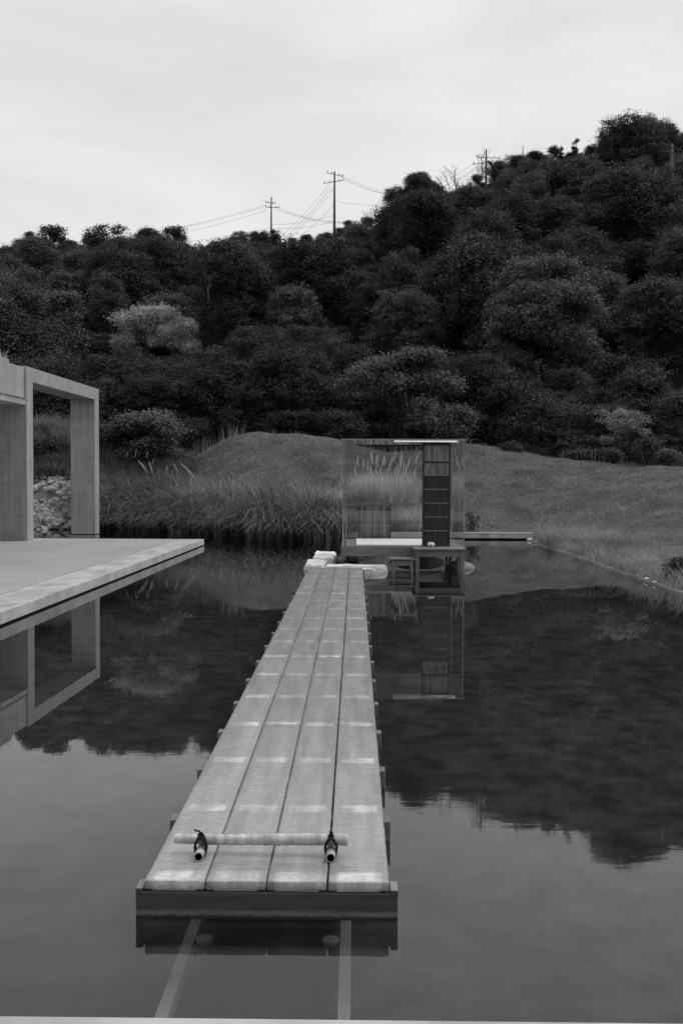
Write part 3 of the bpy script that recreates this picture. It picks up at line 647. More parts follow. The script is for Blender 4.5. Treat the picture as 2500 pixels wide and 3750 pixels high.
# --- trees one can tell apart: image column, image row of the top, width in pixels, distance
KEY = [
 ('great', 0, 1262, 592, 365, 74, 'great round crowned tree, the largest, standing right of the teahouse below the hill', M_leaf_g),
 ('round', 2, 1300, 846, 250, 67, 'low spreading tree in front of the foot of the great round tree', M_leaf),
 ('tall', 0, 1180, 790, 150, 68, 'narrow dark tree filling the left foot of the great round tree', M_leaf),
 ('round', 1, 1510, 640, 230, 76, 'tall dark tree at the right edge of the photo beside the great round tree', M_leaf),
 ('round', 0, 1390, 620, 130, 84, 'small crown showing between the great round tree and the right edge', M_leaf_m),
 ('round', 1, 950, 668, 180, 78, 'rounded grey green tree above and behind the teahouse', M_leaf_m),
 ('tall', 1, 845, 640, 130, 86, 'dark tree with upright tufts just left of the rounded tree above the teahouse', M_leaf),
 ('round', 1, 668, 656, 170, 88, 'domed grey tree halfway up the hill left of the teahouse', M_leaf_m),
 ('round', 2, 560, 775, 220, 66, 'broad dark layered tree above the left side of the grass mound', M_leaf),
 ('round', 2, 690, 810, 200, 63, 'broad dark layered tree straight above the top of the grass mound', M_leaf),
 ('tall', 0, 245, 622, 110, 92, 'tall pointed grey crown on the left hillside above the portal frame', M_leaf_m),
 ('wide', 0, 340, 704, 205, 88, 'pale flowering tree, the brightest crown on the left hillside', M_leaf_p),
 ('wide', 0, 412, 726, 135, 87, 'pale small tree touching the right side of the brightest crown', M_leaf_p),
 ('round', 0, 240, 815, 210, 68, 'dark tree rising directly behind the portal beam', M_leaf),
 ('round', 1, 90, 760, 190, 76, 'dark tree above the pavilion roof at the left edge', M_leaf),
 ('round', 1, 440, 830, 190, 66, 'dark tree below the pale flowering tree', M_leaf),
 ('round', 0, 810, 790, 150, 70, 'dark tree between the mound and the slender trunked tree', M_leaf),
 ('tall', 1, 1060, 800, 130, 72, 'dark tree between the teahouse roof and the great round tree', M_leaf),
 ('round', 1, 1466, 270, 172, 137, 'large dark crown, highest on the hill crest at the right', M_leaf),
 ('round', 0, 962, 398, 100, 139, 'rounded dark crown on the crest just left of the leafless trees', M_leaf),
 ('round', 2, 1480, 880, 220, 64, 'dark low tree behind the leaning pale tree on the lawn', M_leaf),
]
for n_k, (kind, i, px, row, wd, Y, lab, m) in enumerate(KEY):
    p = world(px, row, Y); place(kind, i, p.x, Y, p.z, wd/FPX*Y*1.03, lab, mat_=(m if m is not M_leaf else None), rz=n_k*1.9)

# --- skyline trees
SKT = [(-12, 562, 75), (30, 562, 50), (70, 532, 62), (113, 517, 85), (165, 550, 50), (215, 537, 55), (265, 515, 92), (310, 545, 45), (347, 522, 62), (392, 520, 78), (428, 558, 40), (500, 553, 50),
       (545, 530, 55), (590, 531, 60), (628, 527, 50), (668, 545, 40), (705, 538, 42), (748, 533, 60), (800, 506, 70), (842, 497, 60), (884, 478, 60), (925, 430, 78), (966, 398, 88), (1006, 428, 50), (1050, 434, 60),
       (1095, 402, 55), (1142, 370, 80), (1190, 360, 80), (1232, 345, 62), (1270, 338, 62), (1320, 345, 50), (1362, 332, 60), (1400, 312, 72), (1440, 292, 90), (1486, 268, 112), (1532, 290, 80), (1575, 300, 70)]
for n_, (px, row, wd) in enumerate(SKT):
    if px < 445: wd *= 1.3
    crest_lab = 'dark tree on the hill crest left of the spike topped utility pole' if px < 610 else 'dark tree on the hill crest between the two utility poles against the sky' if px < 768 else 'dark tree on the rising hill crest between the tall pole and the insulator pole' if px < 1116 else 'dark tree on the high hill crest right of the insulator pole'
    Y = 144+(n_ % 3)*1.5; p = world(px, row, Y); kind = 'sparse' if px < 700 and n_ % 3 == 0 or px in (265, 545, 215, 842, 884, 1532, 1270, 1362, 1050, 1095) else 'round'
    place(kind, n_, p.x, Y, p.z, wd/FPX*Y*1.1, crest_lab, group='trees along the crest of the hill', name='skyline_tree')
    if kind == 'round' and n_ % 2 == 0:
        p = world(px+wd*.5, row+28, Y-6); place('sparse', n_, p.x, Y-6, p.z, wd/FPX*Y*.6, crest_lab, group='trees along the crest of the hill', name='skyline_tree')
for px, row, wd in ((1383, 296, 26), (1408, 282, 20), (1322, 312, 26), (1288, 330, 18)):
    p = world(px, row, 143); place('conifer', 0, p.x, 143, p.z, wd/FPX*143*1.4, 'thin pine standing up from the crest right of the leaning brace pole', group='thin pines on the crest', name='pine_tree')

# --- wood on the hillside
KV = [(k[2], k[3], k[4], k[5]) for k in KEY]
keyxy = [(world(k[2], k[3], k[5]).x, k[5], k[4]/FPX*k[5]/2) for k in KEY]
Y = 66.0; row_i = 0; cnt = 0
while Y < 141:
    half = .40*Y; step = 4.6+Y*.014; x = -half+(row_i % 2)*step/2
    while x < half:
        xx = x+PR.uniform(-1.3, 1.3); yy = Y+PR.uniform(-2, 2); ok = all((xx-a)**2+((yy-b)*.8)**2 > (rr*.62)**2 for a, b, rr in keyxy)
        pxx = 815+FPX*xx/yy
        low = (1500 < pxx < 1585 and 92 < yy < 112) or (1085 < pxx < 1145 and 118 < yy < 138)
        if ok:
            kind = PR.choices(['round', 'tall', 'bushy', 'sparse', 'conifer'], [6, 3, 3, .6, .8])[0]
            H = PR.uniform(5, 10.5) if kind != 'bushy' else PR.uniform(4, 5.5)
            if Y > 120: H *= .62
            if low: kind = 'bushy'; H = PR.uniform(1.8, 2.6)
            H = max(1.8, min(H, (1102-np.interp(pxx, SKYL[:, 0], SKYL[:, 1])-12)/FPX*yy+1.9-tz(xx, yy)))
            g = tz(xx, yy); toprow = 1102-(g+H-1.9)/yy*FPX
            for (kx, kr, kw, kY) in KV:
                if yy < kY+1 and abs(pxx-kx) < kw*.5+40 and toprow < kr+kw*.5:
                    H = max(2.6, (1102-(kr+kw*.55))/FPX*yy+1.9-g); toprow = 1102-(g+H-1.9)/yy*FPX
            wdt = H*PR.uniform(.85, 1.15) if kind in ('round', 'bushy') else H*.65
            wdt = max(wdt, 4.6)
            place(kind, PR.randrange(4), xx, yy, g+H, wdt*PR.uniform(.9, 1.25), 'dark tree in the dense wood that covers the hillside', group='trees of the wood on the hillside', mat_=(M_leaf_m if PR.random() < .25 and not (1000 < pxx < 1480 and yy < 112) else None), name='hillside_tree')
            cnt += 1
        x += step
    Y += 5.4; row_i += 1
print('hillside trees', cnt)

# --- dark undergrowth along the foot of the wood
for k in range(46):
    yy = PR.uniform(57.5, 63); xx = (-.38+.76*k/45)*yy+PR.uniform(-.6, .6); g = tz(xx, yy)
    if k % 2: place('bushy', 0, xx, yy, g+PR.uniform(2.0, 3.4), PR.uniform(3, 4.5), 'dark bushy undergrowth shrub along the foot of the wood', 'shrub', 'shrubs along the foot of the wood', name='undergrowth_shrub')
    else: place(('round', 'tall')[k % 4 == 0], k//2, xx, yy+1.5, g+PR.uniform(4.2, 6.8), PR.uniform(5, 6.5), 'dark tree at the foot of the wood whose crown drops to the grass', 'tree', 'front trees at the foot of the wood', name='front_tree')
# --- slender trunked tree behind the teahouse, shrubs, leaning tree
def spread(c, r): c = c.copy(); c[:, 2] = c[:, 2]+.12*np.abs(c[:, 0]); return c
def single(name, label, cat, seed, x, y, Wd, H, zb, nblob, nleaf, leaf, m, lean=(0, 0), tr=None, **kw):
    g = tz(x, y); root = empty(name, (x, y, g)); tag(root, label, cat)
    r = np.random.default_rng(seed+9); v, q, tone, c, br = make_leaves(seed, Wd, H, zb, nblob, nleaf, leaf, **kw)
    v = v+np.array([lean[0], lean[1], 0]); c = c+np.array([lean[0], lean[1], 0])
    np_mesh('crown', v, q, m, tone, root)
    b = MB(); tr = tr or .09; top = Vector((lean[0]*.8, lean[1]*.8, zb+(H-zb)*.5))
    p = [Vector((0, 0, -.3)), Vector((lean[0]*.12, 0, zb*.5)), Vector((lean[0]*.45, lean[1]*.4, zb)), top]
    b.tube(p, [tr*1.3, tr, tr*.8, tr*.3], 8)
    for i in r.choice(len(c), min(len(c), 16), replace=False):
        e = Vector(c[i]); s = p[2].lerp(p[3], r.uniform(0, .9)); b.tube([s, s.lerp(e, .5)+Vector((0, 0, .1)), e], [tr*.45, tr*.28, tr*.1], 5)
    b.build('trunk', M_barkt, root, smooth=True)
    return root
p = world(925, 1005, 54); single('slender_tree', 'slender trunked tree with feathery grey leaves right behind the teahouse roof', 'tree', 61, p.x, 54, 6.4, world(920, 806, 54).z-tz(p.x, 54), 1.35, 60, 26000, .15, M_leaf_m, lean=(-.3, 0), tr=.1, blobr=(.07, .14), fill=(.35, 1.05), flat=.5)
p = world(1043, 1010, 52); single('shrub', 'open leafy shrub behind the right corner of the teahouse roof', 'shrub', 62, p.x, 52, 2.7, world(1040, 930, 52).z-tz(p.x, 52), .2, 28, 7000, .13, M_leaf_m, blobr=(.1, .18), fill=(.4, 1.0))
p = world(1480, 1089, 43.5); single('leaning_tree', 'small leaning tree with thin pale trunk and flat pale crown on the lawn', 'tree', 63, p.x, 43.5, 2.9, world(1430, 944, 43.5).z-tz(p.x, 43.5), 1.1, 34, 5200, .085, M_leaf_q, lean=(-.95, 0), tr=.045, blobr=(.04, .1), fill=(.3, 1.45), flat=.6, lobes=9)
p = world(1490, 1050, 44); single('shrub', 'small shrub growing round the trunk of the leaning tree', 'shrub', 64, p.x, 44.2, 1.4, world(1490, 1010, 44).z-tz(p.x, 44), .15, 18, 3000, .1, M_leaf_m, blobr=(.12, .2))
p = world(350, 1060, 43); single('spreading_shrub', 'large dark shrub with flat layered branches behind the reeds', 'shrub', 65, p.x, 43, 4.3, world(350, 936, 43).z-tz(p.x, 43), .2, 60, 26000, .12, M_leaf_m, blobr=(.07, .15), fill=(.4, 1.05), flat=.45)
p = world(255, 1060, 44); single('spreading_shrub', 'dark low shrub between the far portal column and the layered shrub', 'shrub', 66, p.x, 44, 3.4, world(255, 985, 44).z-tz(p.x, 44), .1, 45, 20000, .12, M_leaf, blobr=(.1, .18))
for (px, row, wd, lab, sd_) in ((1535, 1035, 80, 'pale leafy shrub at the right edge below the wood', 67), (1170, 1058, 60, 'low dark weed clump on the crest of the lawn left of centre', 68), (1335, 1062, 90, 'low dark weed clump on the lawn crest below the great round tree', 69), (1405, 1060, 80, 'low dark weed clump just left of the leaning tree', 71)):
    Yb = 45; p = world(px, row, Yb); single('shrub', lab, 'shrub', sd_, p.x, Yb, wd/FPX*Yb, max(.35, p.z-tz(p.x, Yb)+(.5 if sd_ != 67 else 0)), .0, 22, 3500, .09, M_leaf_m if sd_ == 67 else M_leaf, blobr=(.1, .2))
p = world(115, 1080, 43); single('shrub', 'dark arching shrub above the white rocks seen through the portal', 'shrub', 72, p.x, 43, 2.3, world(115, 1030, 43).z-tz(p.x, 43)+.3, .0, 30, 9000, .1, M_leaf, blobr=(.1, .2), flat=.5)
p = world(1080, 1215, 33.2); single('shrub', 'small leafy weed growing from the kerb at the right side of the teahouse', 'shrub', 73, p.x, 33, .55, .78, .0, 14, 500, .07, M_leaf_m, tr=.012, blobr=(.1, .2))
p = world(1555, 1345, 18.2); single('dark_bush', 'dark rounded bush at the water edge on the far right', 'bush', 74, p.x+.15, 18.4, .75, .42, .0, 20, 4000, .035, M_leaf, tr=.02, blobr=(.08, .2), fill=(.4, 1.3))

# bare trees
def bare(name, label, x, y, H, seed, group=None, m=None, zb=None):
    rr = random.Random(seed); root = empty(name, (x, y, tz(x, y) if zb is None else zb)); tag(root, label, 'bare tree', group); b = MB()
    def br(p, d, ln, rad, lv):
        q = p+d*ln; mid = p.lerp(q, .5)+Vector((rr.uniform(-1, 1), rr.uniform(-1, 1), 0))*ln*.06; b.tube([p, mid, q], [rad, rad*.8, rad*.55], 5)
        if lv == 0: return
        for k in range(rr.choice((2, 3, 3))):
            nd = (d+Vector((rr.uniform(-.7, .7), rr.uniform(-.5, .5), rr.uniform(-.1, .6)))).normalized(); br(p.lerp(q, rr.uniform(.55, 1)), nd, ln*rr.uniform(.5, .75), rad*.55, lv-1)
    br(Vector((0, 0, -.3)), Vector((rr.uniform(-.15, .15), 0, 1)).normalized(), H*.42, H*.014, 4)
    b.build('branches', m or M_dead, root, smooth=True); return root
for n_, (px, row, H, Yb) in enumerate(((1055, 372, 9, 142), (1040, 378, 7.5, 141), (1100, 345, 8, 143), (1112, 350, 7, 142), (1078, 392, 6, 141), (855, 468, 5, 144), (870, 462, 5.5, 145), (450, 542, 4, 146), (465, 540, 4, 145), (1015, 410, 5, 142))):
    p = world(px, row, Yb); bare('bare_tree', 'leafless sapling on the crest left of the spike topped pole' if px < 500 else 'leafless shrub on the crest right of the tall clear pole' if px < 900 else 'leafless tree with forking branches beside the insulator pole on the crest', p.x, Yb, H, n_+3, 'leafless trees on the crest', zb=p.z-H*.95, m=M_barkt)
p = world(478, 700, 84); bare('dead_trunk', 'thin dead whitish trunk standing in the dark wood up the left hillside', p.x, 84, 3.3, 40, m=M_dead, zb=world(478, 690, 84).z)

# ------------------------------------------------------------------ grasses
def blades(seed, pos, h, lean, wdt, seg=4, droop=.5, tone=(.6, 1.4), dirs=None):
    """arching tapered blades as quads; pos (n,3), h (n)"""
    r = np.random.default_rng(seed); n = len(pos)
    a = r.uniform(0, 2*np.pi, n) if dirs is None else dirs
    dx, dy = np.cos(a), np.sin(a); ln = r.uniform(lean[0], lean[1], n)
    sa = a+np.pi/2+r.normal(size=n)*.5; sxv, syv = np.cos(sa), np.sin(sa)
    T = np.linspace(0, 1, seg+1); vs = []
    for t in T:
        out = h*ln*(t**1.7); z = h*(t-droop*ln*(t**2.6)); wv = wdt*(1-t)**.6*.5+.0005
        cx = pos[:, 0]+dx*out; cy = pos[:, 1]+dy*out; cz = pos[:, 2]+z
        vs.append(np.stack([cx-sxv*wv, cy-syv*wv, cz], 1)); vs.append(np.stack([cx+sxv*wv, cy+syv*wv, cz], 1))
    v = np.stack(vs, 1).reshape(-1, 3); base_ = (np.arange(n)*(seg+1)*2)[:, None]
    q = np.concatenate([base_+np.array([2*i, 2*i+1, 2*i+3, 2*i+2]) for i in range(seg)], 1).reshape(-1, 4)
    tn = np.repeat(r.uniform(tone[0], tone[1], n), seg)
    return v, q, tn
def merge(parts):
    V_, Q_, T_ = [], [], []; o = 0
    for v, q, t in parts: V_.append(v); Q_.append(q+o); T_.append(t); o += len(v)
    return np.concatenate(V_), np.concatenate(Q_), np.concatenate(T_)
R_ = np.random.default_rng(4)
# reed bank along the far left shore
parts = []
def clump(cx, cy, n, h, rad, lean, wdt, seed, droop=.55, seg=5, tone=(.25, 1.9), bias=None):
    r = np.random.default_rng(seed); a = r.uniform(0, 2*np.pi, n); rr = rad*np.sqrt(r.random(n)); x = cx+rr*np.cos(a); y = cy+rr*np.sin(a)
    z = terrain(np.full(n, cx), np.full(n, max(cy, 0)));
    if z[0] < -.1: z = z*0-.02
    d = a+r.normal(size=n)*.6
    if bias is not None: d = np.where(r.random(n) < .6, bias+r.normal(size=n)*.5, d)
    return blades(seed+1, np.stack([x, y, z], 1), h*r.uniform(.55, 1.15, n), lean, wdt, seg, droop, tone, d)
k = 0
for X in np.arange(-10.6, -.3, .42):
    yb = float(np.interp(X, BANK[:, 0], BANK[:, 1]))
    for j in range(5):
        k += 1; cx = X+R_.uniform(-.25, .25); cy = yb-.35+j*.9+R_.uniform(-.3, .3)
        hh = R_.uniform(1.35, 2.3)*(.72, .95, 1, .95, .7)[j]
        parts.append(clump(cx, cy, 290 if j < 3 else 200, hh, .45, (.3, 1.35), .032, 900+k, droop=.62, bias=(-math.pi/2+R_.normal()*.9 if j < 2 else None)))
v, q, t = merge(parts); o = np_mesh('reed_bank', v, q, M_reed, t); tag(o, 'dense bank of arching dark reeds along the far left shore', 'reeds', kind='stuff')
# reeds seen through the portal and further left
parts = []
for k in range(60):
    y = R_.uniform(41.6, 43.2); x = -R_.uniform(.283, .33)*y; parts.append(clump(x, y, 150, R_.uniform(.35, .8), .4, (.3, 1.1), .02, 1700+k))
for k in range(46):
    x = R_.uniform(-15.5, -9.2); y = R_.uniform(43, 47); parts.append(clump(x, y, 260, R_.uniform(.9, 1.5), .5, (.2, 1.0), .02, 1500+k))
for k in range(150):
    y = R_.uniform(40.2, 44); x = R_.uniform(-10.8, -.172*y); parts.append(clump(x, y, 160, R_.uniform(.7, 1.2), .5, (.2, .9), .018, 1600+k))
v, q, t = merge(parts); o = np_mesh('upper_reeds', v, q, M_reed, t); tag(o, 'grey reeds on the slope above the rocks and behind the shore reeds', 'reeds', kind='stuff')
# silver grass behind the teahouse
def silver(name, label, x, y, n, h, rad, npl, seed, m=M_susuki, plen=.3, spread_=.45):
    root = empty(name, (x, y, 0)); tag(root, label, 'ornamental grass'); r = np.random.default_rng(seed)
    v, q, t = merge([clump(x, y, n, h, rad, (.05, spread_), .022, seed, droop=.25, seg=5, tone=(.5, 1.5)), clump(x, y, n//3, h*.55, rad*1.2, (.5, 1.3), .018, seed+7, droop=.5, seg=5, tone=(.35, 1.2))])
    np_mesh('leaf_blades', v-np.array([x, y, 0]), q, m, t, root)
    g = max(tz(x, y), 0)
    for i in range(npl):
        a = r.uniform(0, 2*np.pi); rr_ = rad*r.random()**.5; b = MB(); lx = r.uniform(-.5, .5)*(h*.45); hh = h*r.uniform(1.12, 1.42)
        p0 = Vector((rr_*math.cos(a), rr_*math.sin(a)*.5, g)); p1 = p0+Vector((lx*.45, 0, hh*.62)); p2 = p0+Vector((lx, 0, hh-plen))
        p3 = p2+Vector((lx*.18+.03, 0, plen)); b.tube([p0, p1, p2], .004, 4); s = b.build('stem', m, root)
        bq = MB(); nn = 26
        for j in range(nn):
            t_ = j/nn; c = p2.lerp(p3, t_); wv = plen*.13*math.sin(math.pi*min(1, t_*.85+.18))
            for e in range(3):
                aa = r.uniform(0, 6.28); d = Vector((math.cos(aa)*wv, math.sin(aa)*wv, plen*.14)); w_ = Vector((math.sin(aa), -math.cos(aa), 0))*.006
                bq.add([c-w_, c+w_, c+d+w_*.3, c+d-w_*.3], [(0, 1, 2, 3)])
        bq.build('plume', M_plume if m is not M_susuki else M_plume2, s)
    return root
M_plume2 = mat('silver_plume', .7, .82, 9, .9, trans=.3)
silver('silver_grass', 'tall pale silver grass with many upright plumes seen through the teahouse glass', 1.0, 33.7, 6000, 1.95, .85, 30, 301, spread_=.42, plen=.36)
silver('silver_grass', 'pale silver grass clump behind the left pane of the teahouse', -.15, 34.0, 1200, 1.35, .45, 4, 302, plen=.22)
silver('silver_grass', 'lower pale grass clump behind the right of the cross rail in the teahouse', 1.75, 33.3, 1200, 1.0, .5, 3, 303, plen=.2)
# pampas plumes
for n_, (px, row, pl, lab) in enumerate(((332, 1072, .62, 'leaning white pampas plume, left one of the two largest above the reeds'), (348, 1076, .5, 'upright pampas plume close to the left large plume'),
        (382, 1083, .42, 'small upright pampas plume between the two large plumes'), (406, 1078, .45, 'tilted pampas plume nearer the right large plume'), (438, 1082, .85, 'largest white pampas plume leaning left above the reeds'),
        (312, 1042, .3, 'small pale plume in front of the layered shrub, left'), (338, 1044, .3, 'small pale plume in front of the layered shrub, right'), (292, 1045, .28, 'small pale plume nearest the far portal column'), (352, 1060, .25, 'smallest pale plume below the layered shrub'))):
    Yb = 39.5 if n_ < 5 else 41.5; p = world(px, row, Yb); rr = random.Random(n_+50); lean = {0: -.28, 4: -.45, 3: -.08, 1: -.06}.get(n_, .04)
    g = max(tz(p.x, Yb), 0); root = empty('pampas_plume', (p.x, Yb, g)); tag(root, lab, 'pampas grass')
    hh = p.z-g; b = MB(); p2 = Vector((-lean*.5, 0, hh-pl*.5)); p3 = p2+Vector((lean, 0, pl*math.sqrt(max(.1, 1-(lean/pl)**2)))); b.tube([(-lean*.9, 0, 0), (-lean*.85, 0, hh*.5), p2], .005, 5)
    b.build('stem', M_reed, root); bq = MB(); ax = (p3-p2)
    for j in range(420):
        t_ = j/420; c = p2+ax*t_; wv = pl*.12*math.sin(math.pi*min(1, t_*.8+.16))**.8; c = c+Vector((-.12*pl*t_*t_ if lean < 0 else .05*pl*t_*t_, 0, -.10*pl*t_*t_)); aa = rr.uniform(0, 6.28)
        d = Vector((math.cos(aa)*wv, math.sin(aa)*wv, 0))+ax*.13; w_ = Vector((math.sin(aa), -math.cos(aa), 0))*.012
        bq.add([c-w_, c+w_, c+d+w_*.2, c+d-w_*.2], [(0, 1, 2, 3)])
    bq.build('plume', M_plume, root)
# roof tuft
v, q, t = blades(61, np.stack([R_.uniform(-10.5, -9.25, 900), R_.uniform(23.5, 26.6, 900), np.full(900, 4.98)], 1), R_.uniform(.15, .5, 900), (.3, 1.2), .012, 4, .5)
o = np_mesh('roof_grass', v, q, M_susuki, t); tag(o, 'dry grass overhanging the pavilion parapet at the left edge', 'grass', kind='stuff')

# lawn grass
def scatter(n, x0, x1, y0, y1, seed, f):
    r = np.random.default_rng(seed); x = r.uniform(x0, x1, n); y = r.uniform(y0, y1, n); k_ = f(x, y, r); return x[k_], y[k_], r
def inview(x, y): u = (815+FPX*x/y); return (u > -60) & (u < 1640)
parts = []
x, y, r = scatter(330000, 5.55, 20, 16, 34, 1, lambda x, y, r: inview(x, y)); z = terrain(x, y)
parts.append(blades(5, np.stack([x, y, z], 1), r.uniform(.03, .075, len(x))*(1+.6*vnoise(x, y, 1.1)), (.2, 1.0), .012, 1, .3, (.45, 1.5)))
x, y, r = scatter(520000, -7, 20, 32.4, 47.5, 2, lambda x, y, r: inview(x, y) & (y > np.interp(x, BANK[:, 0], BANK[:, 1])+np.where(x < -1, 3.0, .1))); z = terrain(x, y)
parts.append(blades(6, np.stack([x, y, z], 1), r.uniform(.035, .095, len(x))*(1+.7*vnoise(x, y, .9)), (.2, 1.0), .02, 1, .3, (.4, 1.5)))
v, q, t = merge(parts); o = np_mesh('lawn_grass', v, q, M_grass, t); tag(o, 'rough mown grass covering the lawn and mound', 'grass', kind='stuff')
# wild grass by the pool edge and on the crest
parts = []
for k in range(190):
    y = R_.uniform(17, 31.5); x = 5.6+abs(R_.normal())*1.3; parts.append(clump(x, y, 60, R_.uniform(.22, .5), .28, (.2, 1.0), .009, 3000+k, droop=.4, seg=4, tone=(.7, 1.6)))
for k in range(40):
    x = R_.uniform(5.6, 7.6); y = R_.uniform(26, 31.8); parts.append(clump(x, y, 150, R_.uniform(.45, .8), .35, (.3, 1.1), .011, 3300+k, droop=.45, seg=4, tone=(.7, 1.5), bias=math.pi*.92))
for k in range(70):
    x = R_.uniform(-.9, 5.8); parts.append(clump(x, 32.5+R_.uniform(0, .4), 50, R_.uniform(.15, .4), .25, (.2, .9), .010, 3500+k, droop=.4, seg=3, tone=(.6, 1.4)))
v, q, t = merge(parts); o = np_mesh('wild_grass', v, q, M_grass, t); tag(o, 'longer unmown grass along the right pool edging and far kerb', 'grass', kind='stuff')
parts = []
def weeds(n, pxa, pxb, Yb, h, seed):
    r = np.random.default_rng(seed); px = r.uniform(pxa, pxb, n); yv = Yb+r.uniform(-1.2, 1.2, n); xv = (px-815)/FPX*yv; z = terrain(xv, yv)
    return blades(seed, np.stack([xv, yv, z], 1), h*r.uniform(.3, 1.1, n), (0, .3), .026, 3, .1, (.4, 1.1))
parts += [weeds(120, 430, 560, 44.5, .9, 41), weeds(160, 800, 1010, 45.5, .4, 46), weeds(30, 1280, 1400, 45, .75, 42), weeds(60, 1400, 1568, 46, .5, 43), weeds(60, 470, 700, 45.5, .3, 44), weeds(300, 1040, 1568, 46, .25, 45)]
v, q, t = merge(parts); o = np_mesh('tall_weeds', v, q, M_grass, t); tag(o, 'thin upright weeds along the crest of the lawn below the trees', 'weeds', kind='stuff')

# white flowers and pebbles at the right edge
fl0 = None
for n_, (px, row) in enumerate(((1361, 1210), (1368, 1209), (1358, 1229), (1362, 1233), (1385, 1229), (1418, 1203), (1426, 1205), (1468, 1203), (1414, 1208), (1350, 1232), (1470, 1200), (1405, 1160), (1436, 1206))):
    d_ = cam.matrix_world.to_3x3() @ Vector(((px-784)/FPX, -(row-1176)/FPX, -1)); s_ = (.42-1.9)/d_.z if row > 1190 else (.9-1.9)/d_.z
    x, y = d_.x*s_, d_.y*s_; g = tz(x, y)
    if fl0 is None:
        fl0 = empty('white_flower'); b = MB(); b.tube([(0, 0, 0), (.01, 0, .3)], .003, 4); b.build('stem', M_grass, fl0)
        b = MB()
        for e in range(7): a = e*2*math.pi/7; b.add([(.01, 0, .3), (.01+.022*math.cos(a-.3), .022*math.sin(a-.3), .31), (.01+.034*math.cos(a), .034*math.sin(a), .315), (.01+.022*math.cos(a+.3), .022*math.sin(a+.3), .31)], [(0, 1, 2, 3)])
        b.build('petals', M_flower, fl0); f_ = fl0
    else: f_ = copy_tree(fl0)
    f_.location = (x, y, g+.03); f_.rotation_euler = (.5, 0, n_); tag(f_, 'tiny white flower in the grass beside the right pool edging', 'flower', 'white flowers in the grass by the pool')
for n_, (x, y, s) in enumerate(((5.52, 31.4, .09), (5.55, 30.6, .07), (5.50, 30.1, .08), (5.58, 19.6, .06), (5.53, 18.9, .07), (5.5, 18.3, .05), (5.62, 20.8, .05))):
    boulder(x, y, .04, s, s*.8, s*.5, n_+20, 'small white pebble lying on the right pool edging', name='pebble', m=M_granite, cat='pebble', group='white pebbles on the pool edging')

# rubble rocks seen through the portal
import bmesh
from mathutils import noise
rk = []
for s in range(6):
    bm = bmesh.new(); rq = random.Random(s*13+1)
    for _ in range(16):
        d_ = Vector((rq.gauss(0, 1), rq.gauss(0, 1), rq.gauss(0, 1))).normalized(); bm.verts.new(d_*rq.uniform(.75, 1.1))
    res = bmesh.ops.convex_hull(bm, input=bm.verts[:]); bmesh.ops.delete(bm, geom=[g_ for g_ in res['geom_interior'] if isinstance(g_, bmesh.types.BMVert)], context='VERTS')
    bmesh.ops.bevel(bm, geom=bm.edges[:], offset=.06, segments=1, affect='EDGES')
    me = bpy.data.meshes.new('rock'); bm.to_mesh(me); bm.free(); me.materials.append(M_rock); rk.append(me)
rr = random.Random(8)
cntr = 0
for i in range(1500):
    y = rr.uniform(37.1, 41.7); px = rr.uniform(60, 172); x = (px-815)/FPX*y
    if x > -9.9: continue
    if any(abs(y-a) < .22 for a in (38.9, 40.4)) or cntr >= 290: continue
    s = rr.uniform(.09, .2) if y > 38.6 else rr.uniform(.11, .25)
    terr = .15+.55*math.floor((y-37.2)/1.55)+.25*((y-37.2) % 1.55) ; terr = min(terr+rr.uniform(-.12, .12), 2.1)
    o = bpy.data.objects.new('rock', rr.choice(rk)); COL.objects.link(o); o.location = (x, y, max(tz(x, y), terr if y < 38.6 else tz(x, y))+rr.uniform(-.04, .12)); o.scale = (s*1.2, s, s*.85)
    o.rotation_euler = (rr.uniform(-.6, .6), rr.uniform(-.6, .6), rr.uniform(0, 6.28)); cntr += 1
    tag(o, 'angular white rock in the rubble slope seen through the portal frame', 'rock', 'white rocks of the rubble slope')

# ------------------------------------------------------------------ utility poles and wires
def pole(label, px, toprow, Yb, arms, r=.17, base=None, tilt=0):
    t_ = world(px, toprow, Yb); g = tz(t_.x, Yb) if base is None else base; H = t_.z-g
    root = empty('utility_pole', (t_.x, Yb, g)); tag(root, label, 'utility pole'); b = MB(); b.tube([(0, 0, -.5), (0, 0, H*.5), (0, 0, H)], [r*1.2, r, r*.7], 12); b.build('post', M_pole, root, smooth=True)
    for (dz, ln, off, rot) in arms:
        c, s = math.cos(rot), math.sin(rot); b = MB(); b.tube([(-ln/2*c+off, -r-.05, H-dz+s*ln/2), (ln/2*c+off, -r-.05, H-dz-s*ln/2)], .045, 6); a = b.build('crossarm', M_pole, root)
        q = MB()
        for k in (-.45, -.2, .25, .45): q.tube([(ln*k+off, -r-.05, H-dz+.04-s*ln*k), (ln*k+off, -r-.05, H-dz+.22-s*ln*k), (ln*k+off, -r-.05, H-dz+.3-s*ln*k)], [.03, .06, .03], 6)
        q.build('insulator', M_pole, a)
    return root
pole('utility pole on the left part of the crest with a thin spike top', 623, 452, 148, [(.95, 1.5, -.15, .12), (1.6, 2.1, .15, .06)], r=.13)
pole('tall utility pole with two crossarms, the one standing clear against the sky', 768, 394, 142, [(.5, 2.4, .1, .22), (1.5, 2.9, -.1, -.16)], r=.17)
p3 = pole('utility pole with many insulators beside the slanting brace on the right crest', 1116, 343, 138, [(1.2, 3.4, .3, .05), (1.9, 2.8, -.5, -.15)], r=.14)
a, c = world(1120, 370, 137.7), world(1180, 436, 139.5); b = MB(); b.tube([a, c], [.14, .2], 8); o = b.build('brace', M_wire); o.parent = p3; o.matrix_parent_inverse = Matrix.Translation(-p3.location)
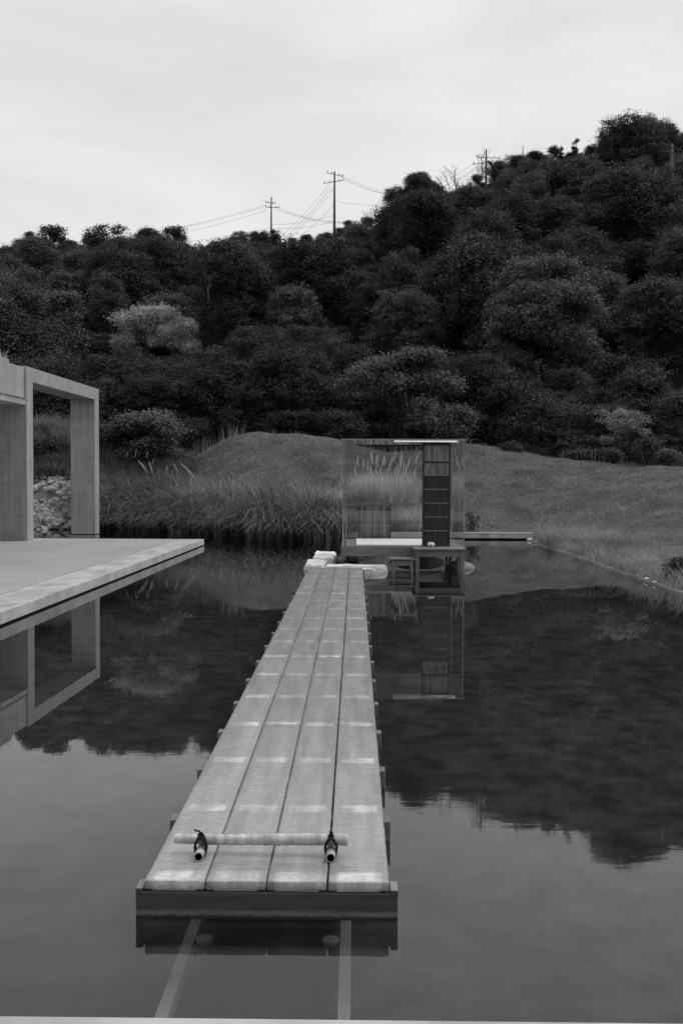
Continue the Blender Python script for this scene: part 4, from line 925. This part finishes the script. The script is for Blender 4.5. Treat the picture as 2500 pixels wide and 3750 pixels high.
pole('thick pale utility pole in front of the crown at the right edge', 1542, 330, 112, [(.5, 2.8, .1, .35), (1.1, 2.6, .0, .2)], r=.2)
pole('short thin pole on the crest right of the slanting brace', 1200, 335, 144, [], r=.08)
def wire(a, b_, sag, r=.016, label='thin overhead wire strung between the utility poles', n=20):
    A = world(*a); B = world(*b_); pts = [A.lerp(B, i/n)-Vector((0, 0, sag*4*(i/n)*(1-i/n))) for i in range(n+1)]
    m = MB(); m.tube(pts, r, 4); tag(m.build('overhead_wire', M_wire, smooth=True), label, 'wire', 'overhead wires above the hill')
for (a, b_, s) in (((-40, 553, 170), (612, 470, 148), 2.2), ((-40, 557, 170), (606, 476, 148), 2.0), ((-40, 562, 170), (615, 482, 148), 2.4),
                   ((640, 476, 148), (1100, 380, 139), 4.6), ((638, 481, 148), (1102, 388, 139), 4.4), ((632, 479, 148), (1104, 396, 139), 4.0),
                   ((785, 402, 142), (1092, 372, 138), 3.2), ((781, 405, 142), (1098, 378, 138), 3.3), ((784, 408, 142), (1100, 384, 138), 3.0),
                   ((755, 424, 142), (600, 575, 120), .8), ((762, 428, 142), (606, 580, 120), .8), ((768, 430, 142), (612, 585, 120), .8), ((766, 470, 142), (660, 560, 125), .5),
                   ((-40, 572, 170), (623, 524, 148), 1.5), ((623, 524, 148), (768, 508, 142), .4), ((768, 508, 142), (1116, 430, 139), 2.4), ((768, 462, 142), (1110, 420, 139), 1.6),
                   ((623, 515, 148), (768, 493, 142), .4), ((1116, 372, 138), (1540, 340, 112), 2.0), ((1125, 366, 138), (1600, 336, 112), 2.0)):
    lab = ('wire running from the spike topped pole away to the left' if b_[0] < 620 and a[0] < 0 else 'wire sagging from the spike topped pole to the right crest' if a[0] in (640, 638, 632)
           else 'wire sagging from the tall clear pole to the insulator pole' if 780 < a[0] < 790 else 'wire slanting down left from the tall clear pole into the trees' if b_[0] in (600, 606, 612, 660) else
           'wire leaving the insulator pole towards the right edge' if a[0] > 1000 else 'low wire crossing behind both clear poles')
    wire(a, b_, s, label=lab)

# prototypes themselves are not part of the place
for ps in PROTO.values():
    for p in ps:
        for c in list(p.children): bpy.data.objects.remove(c)
        bpy.data.objects.remove(p)
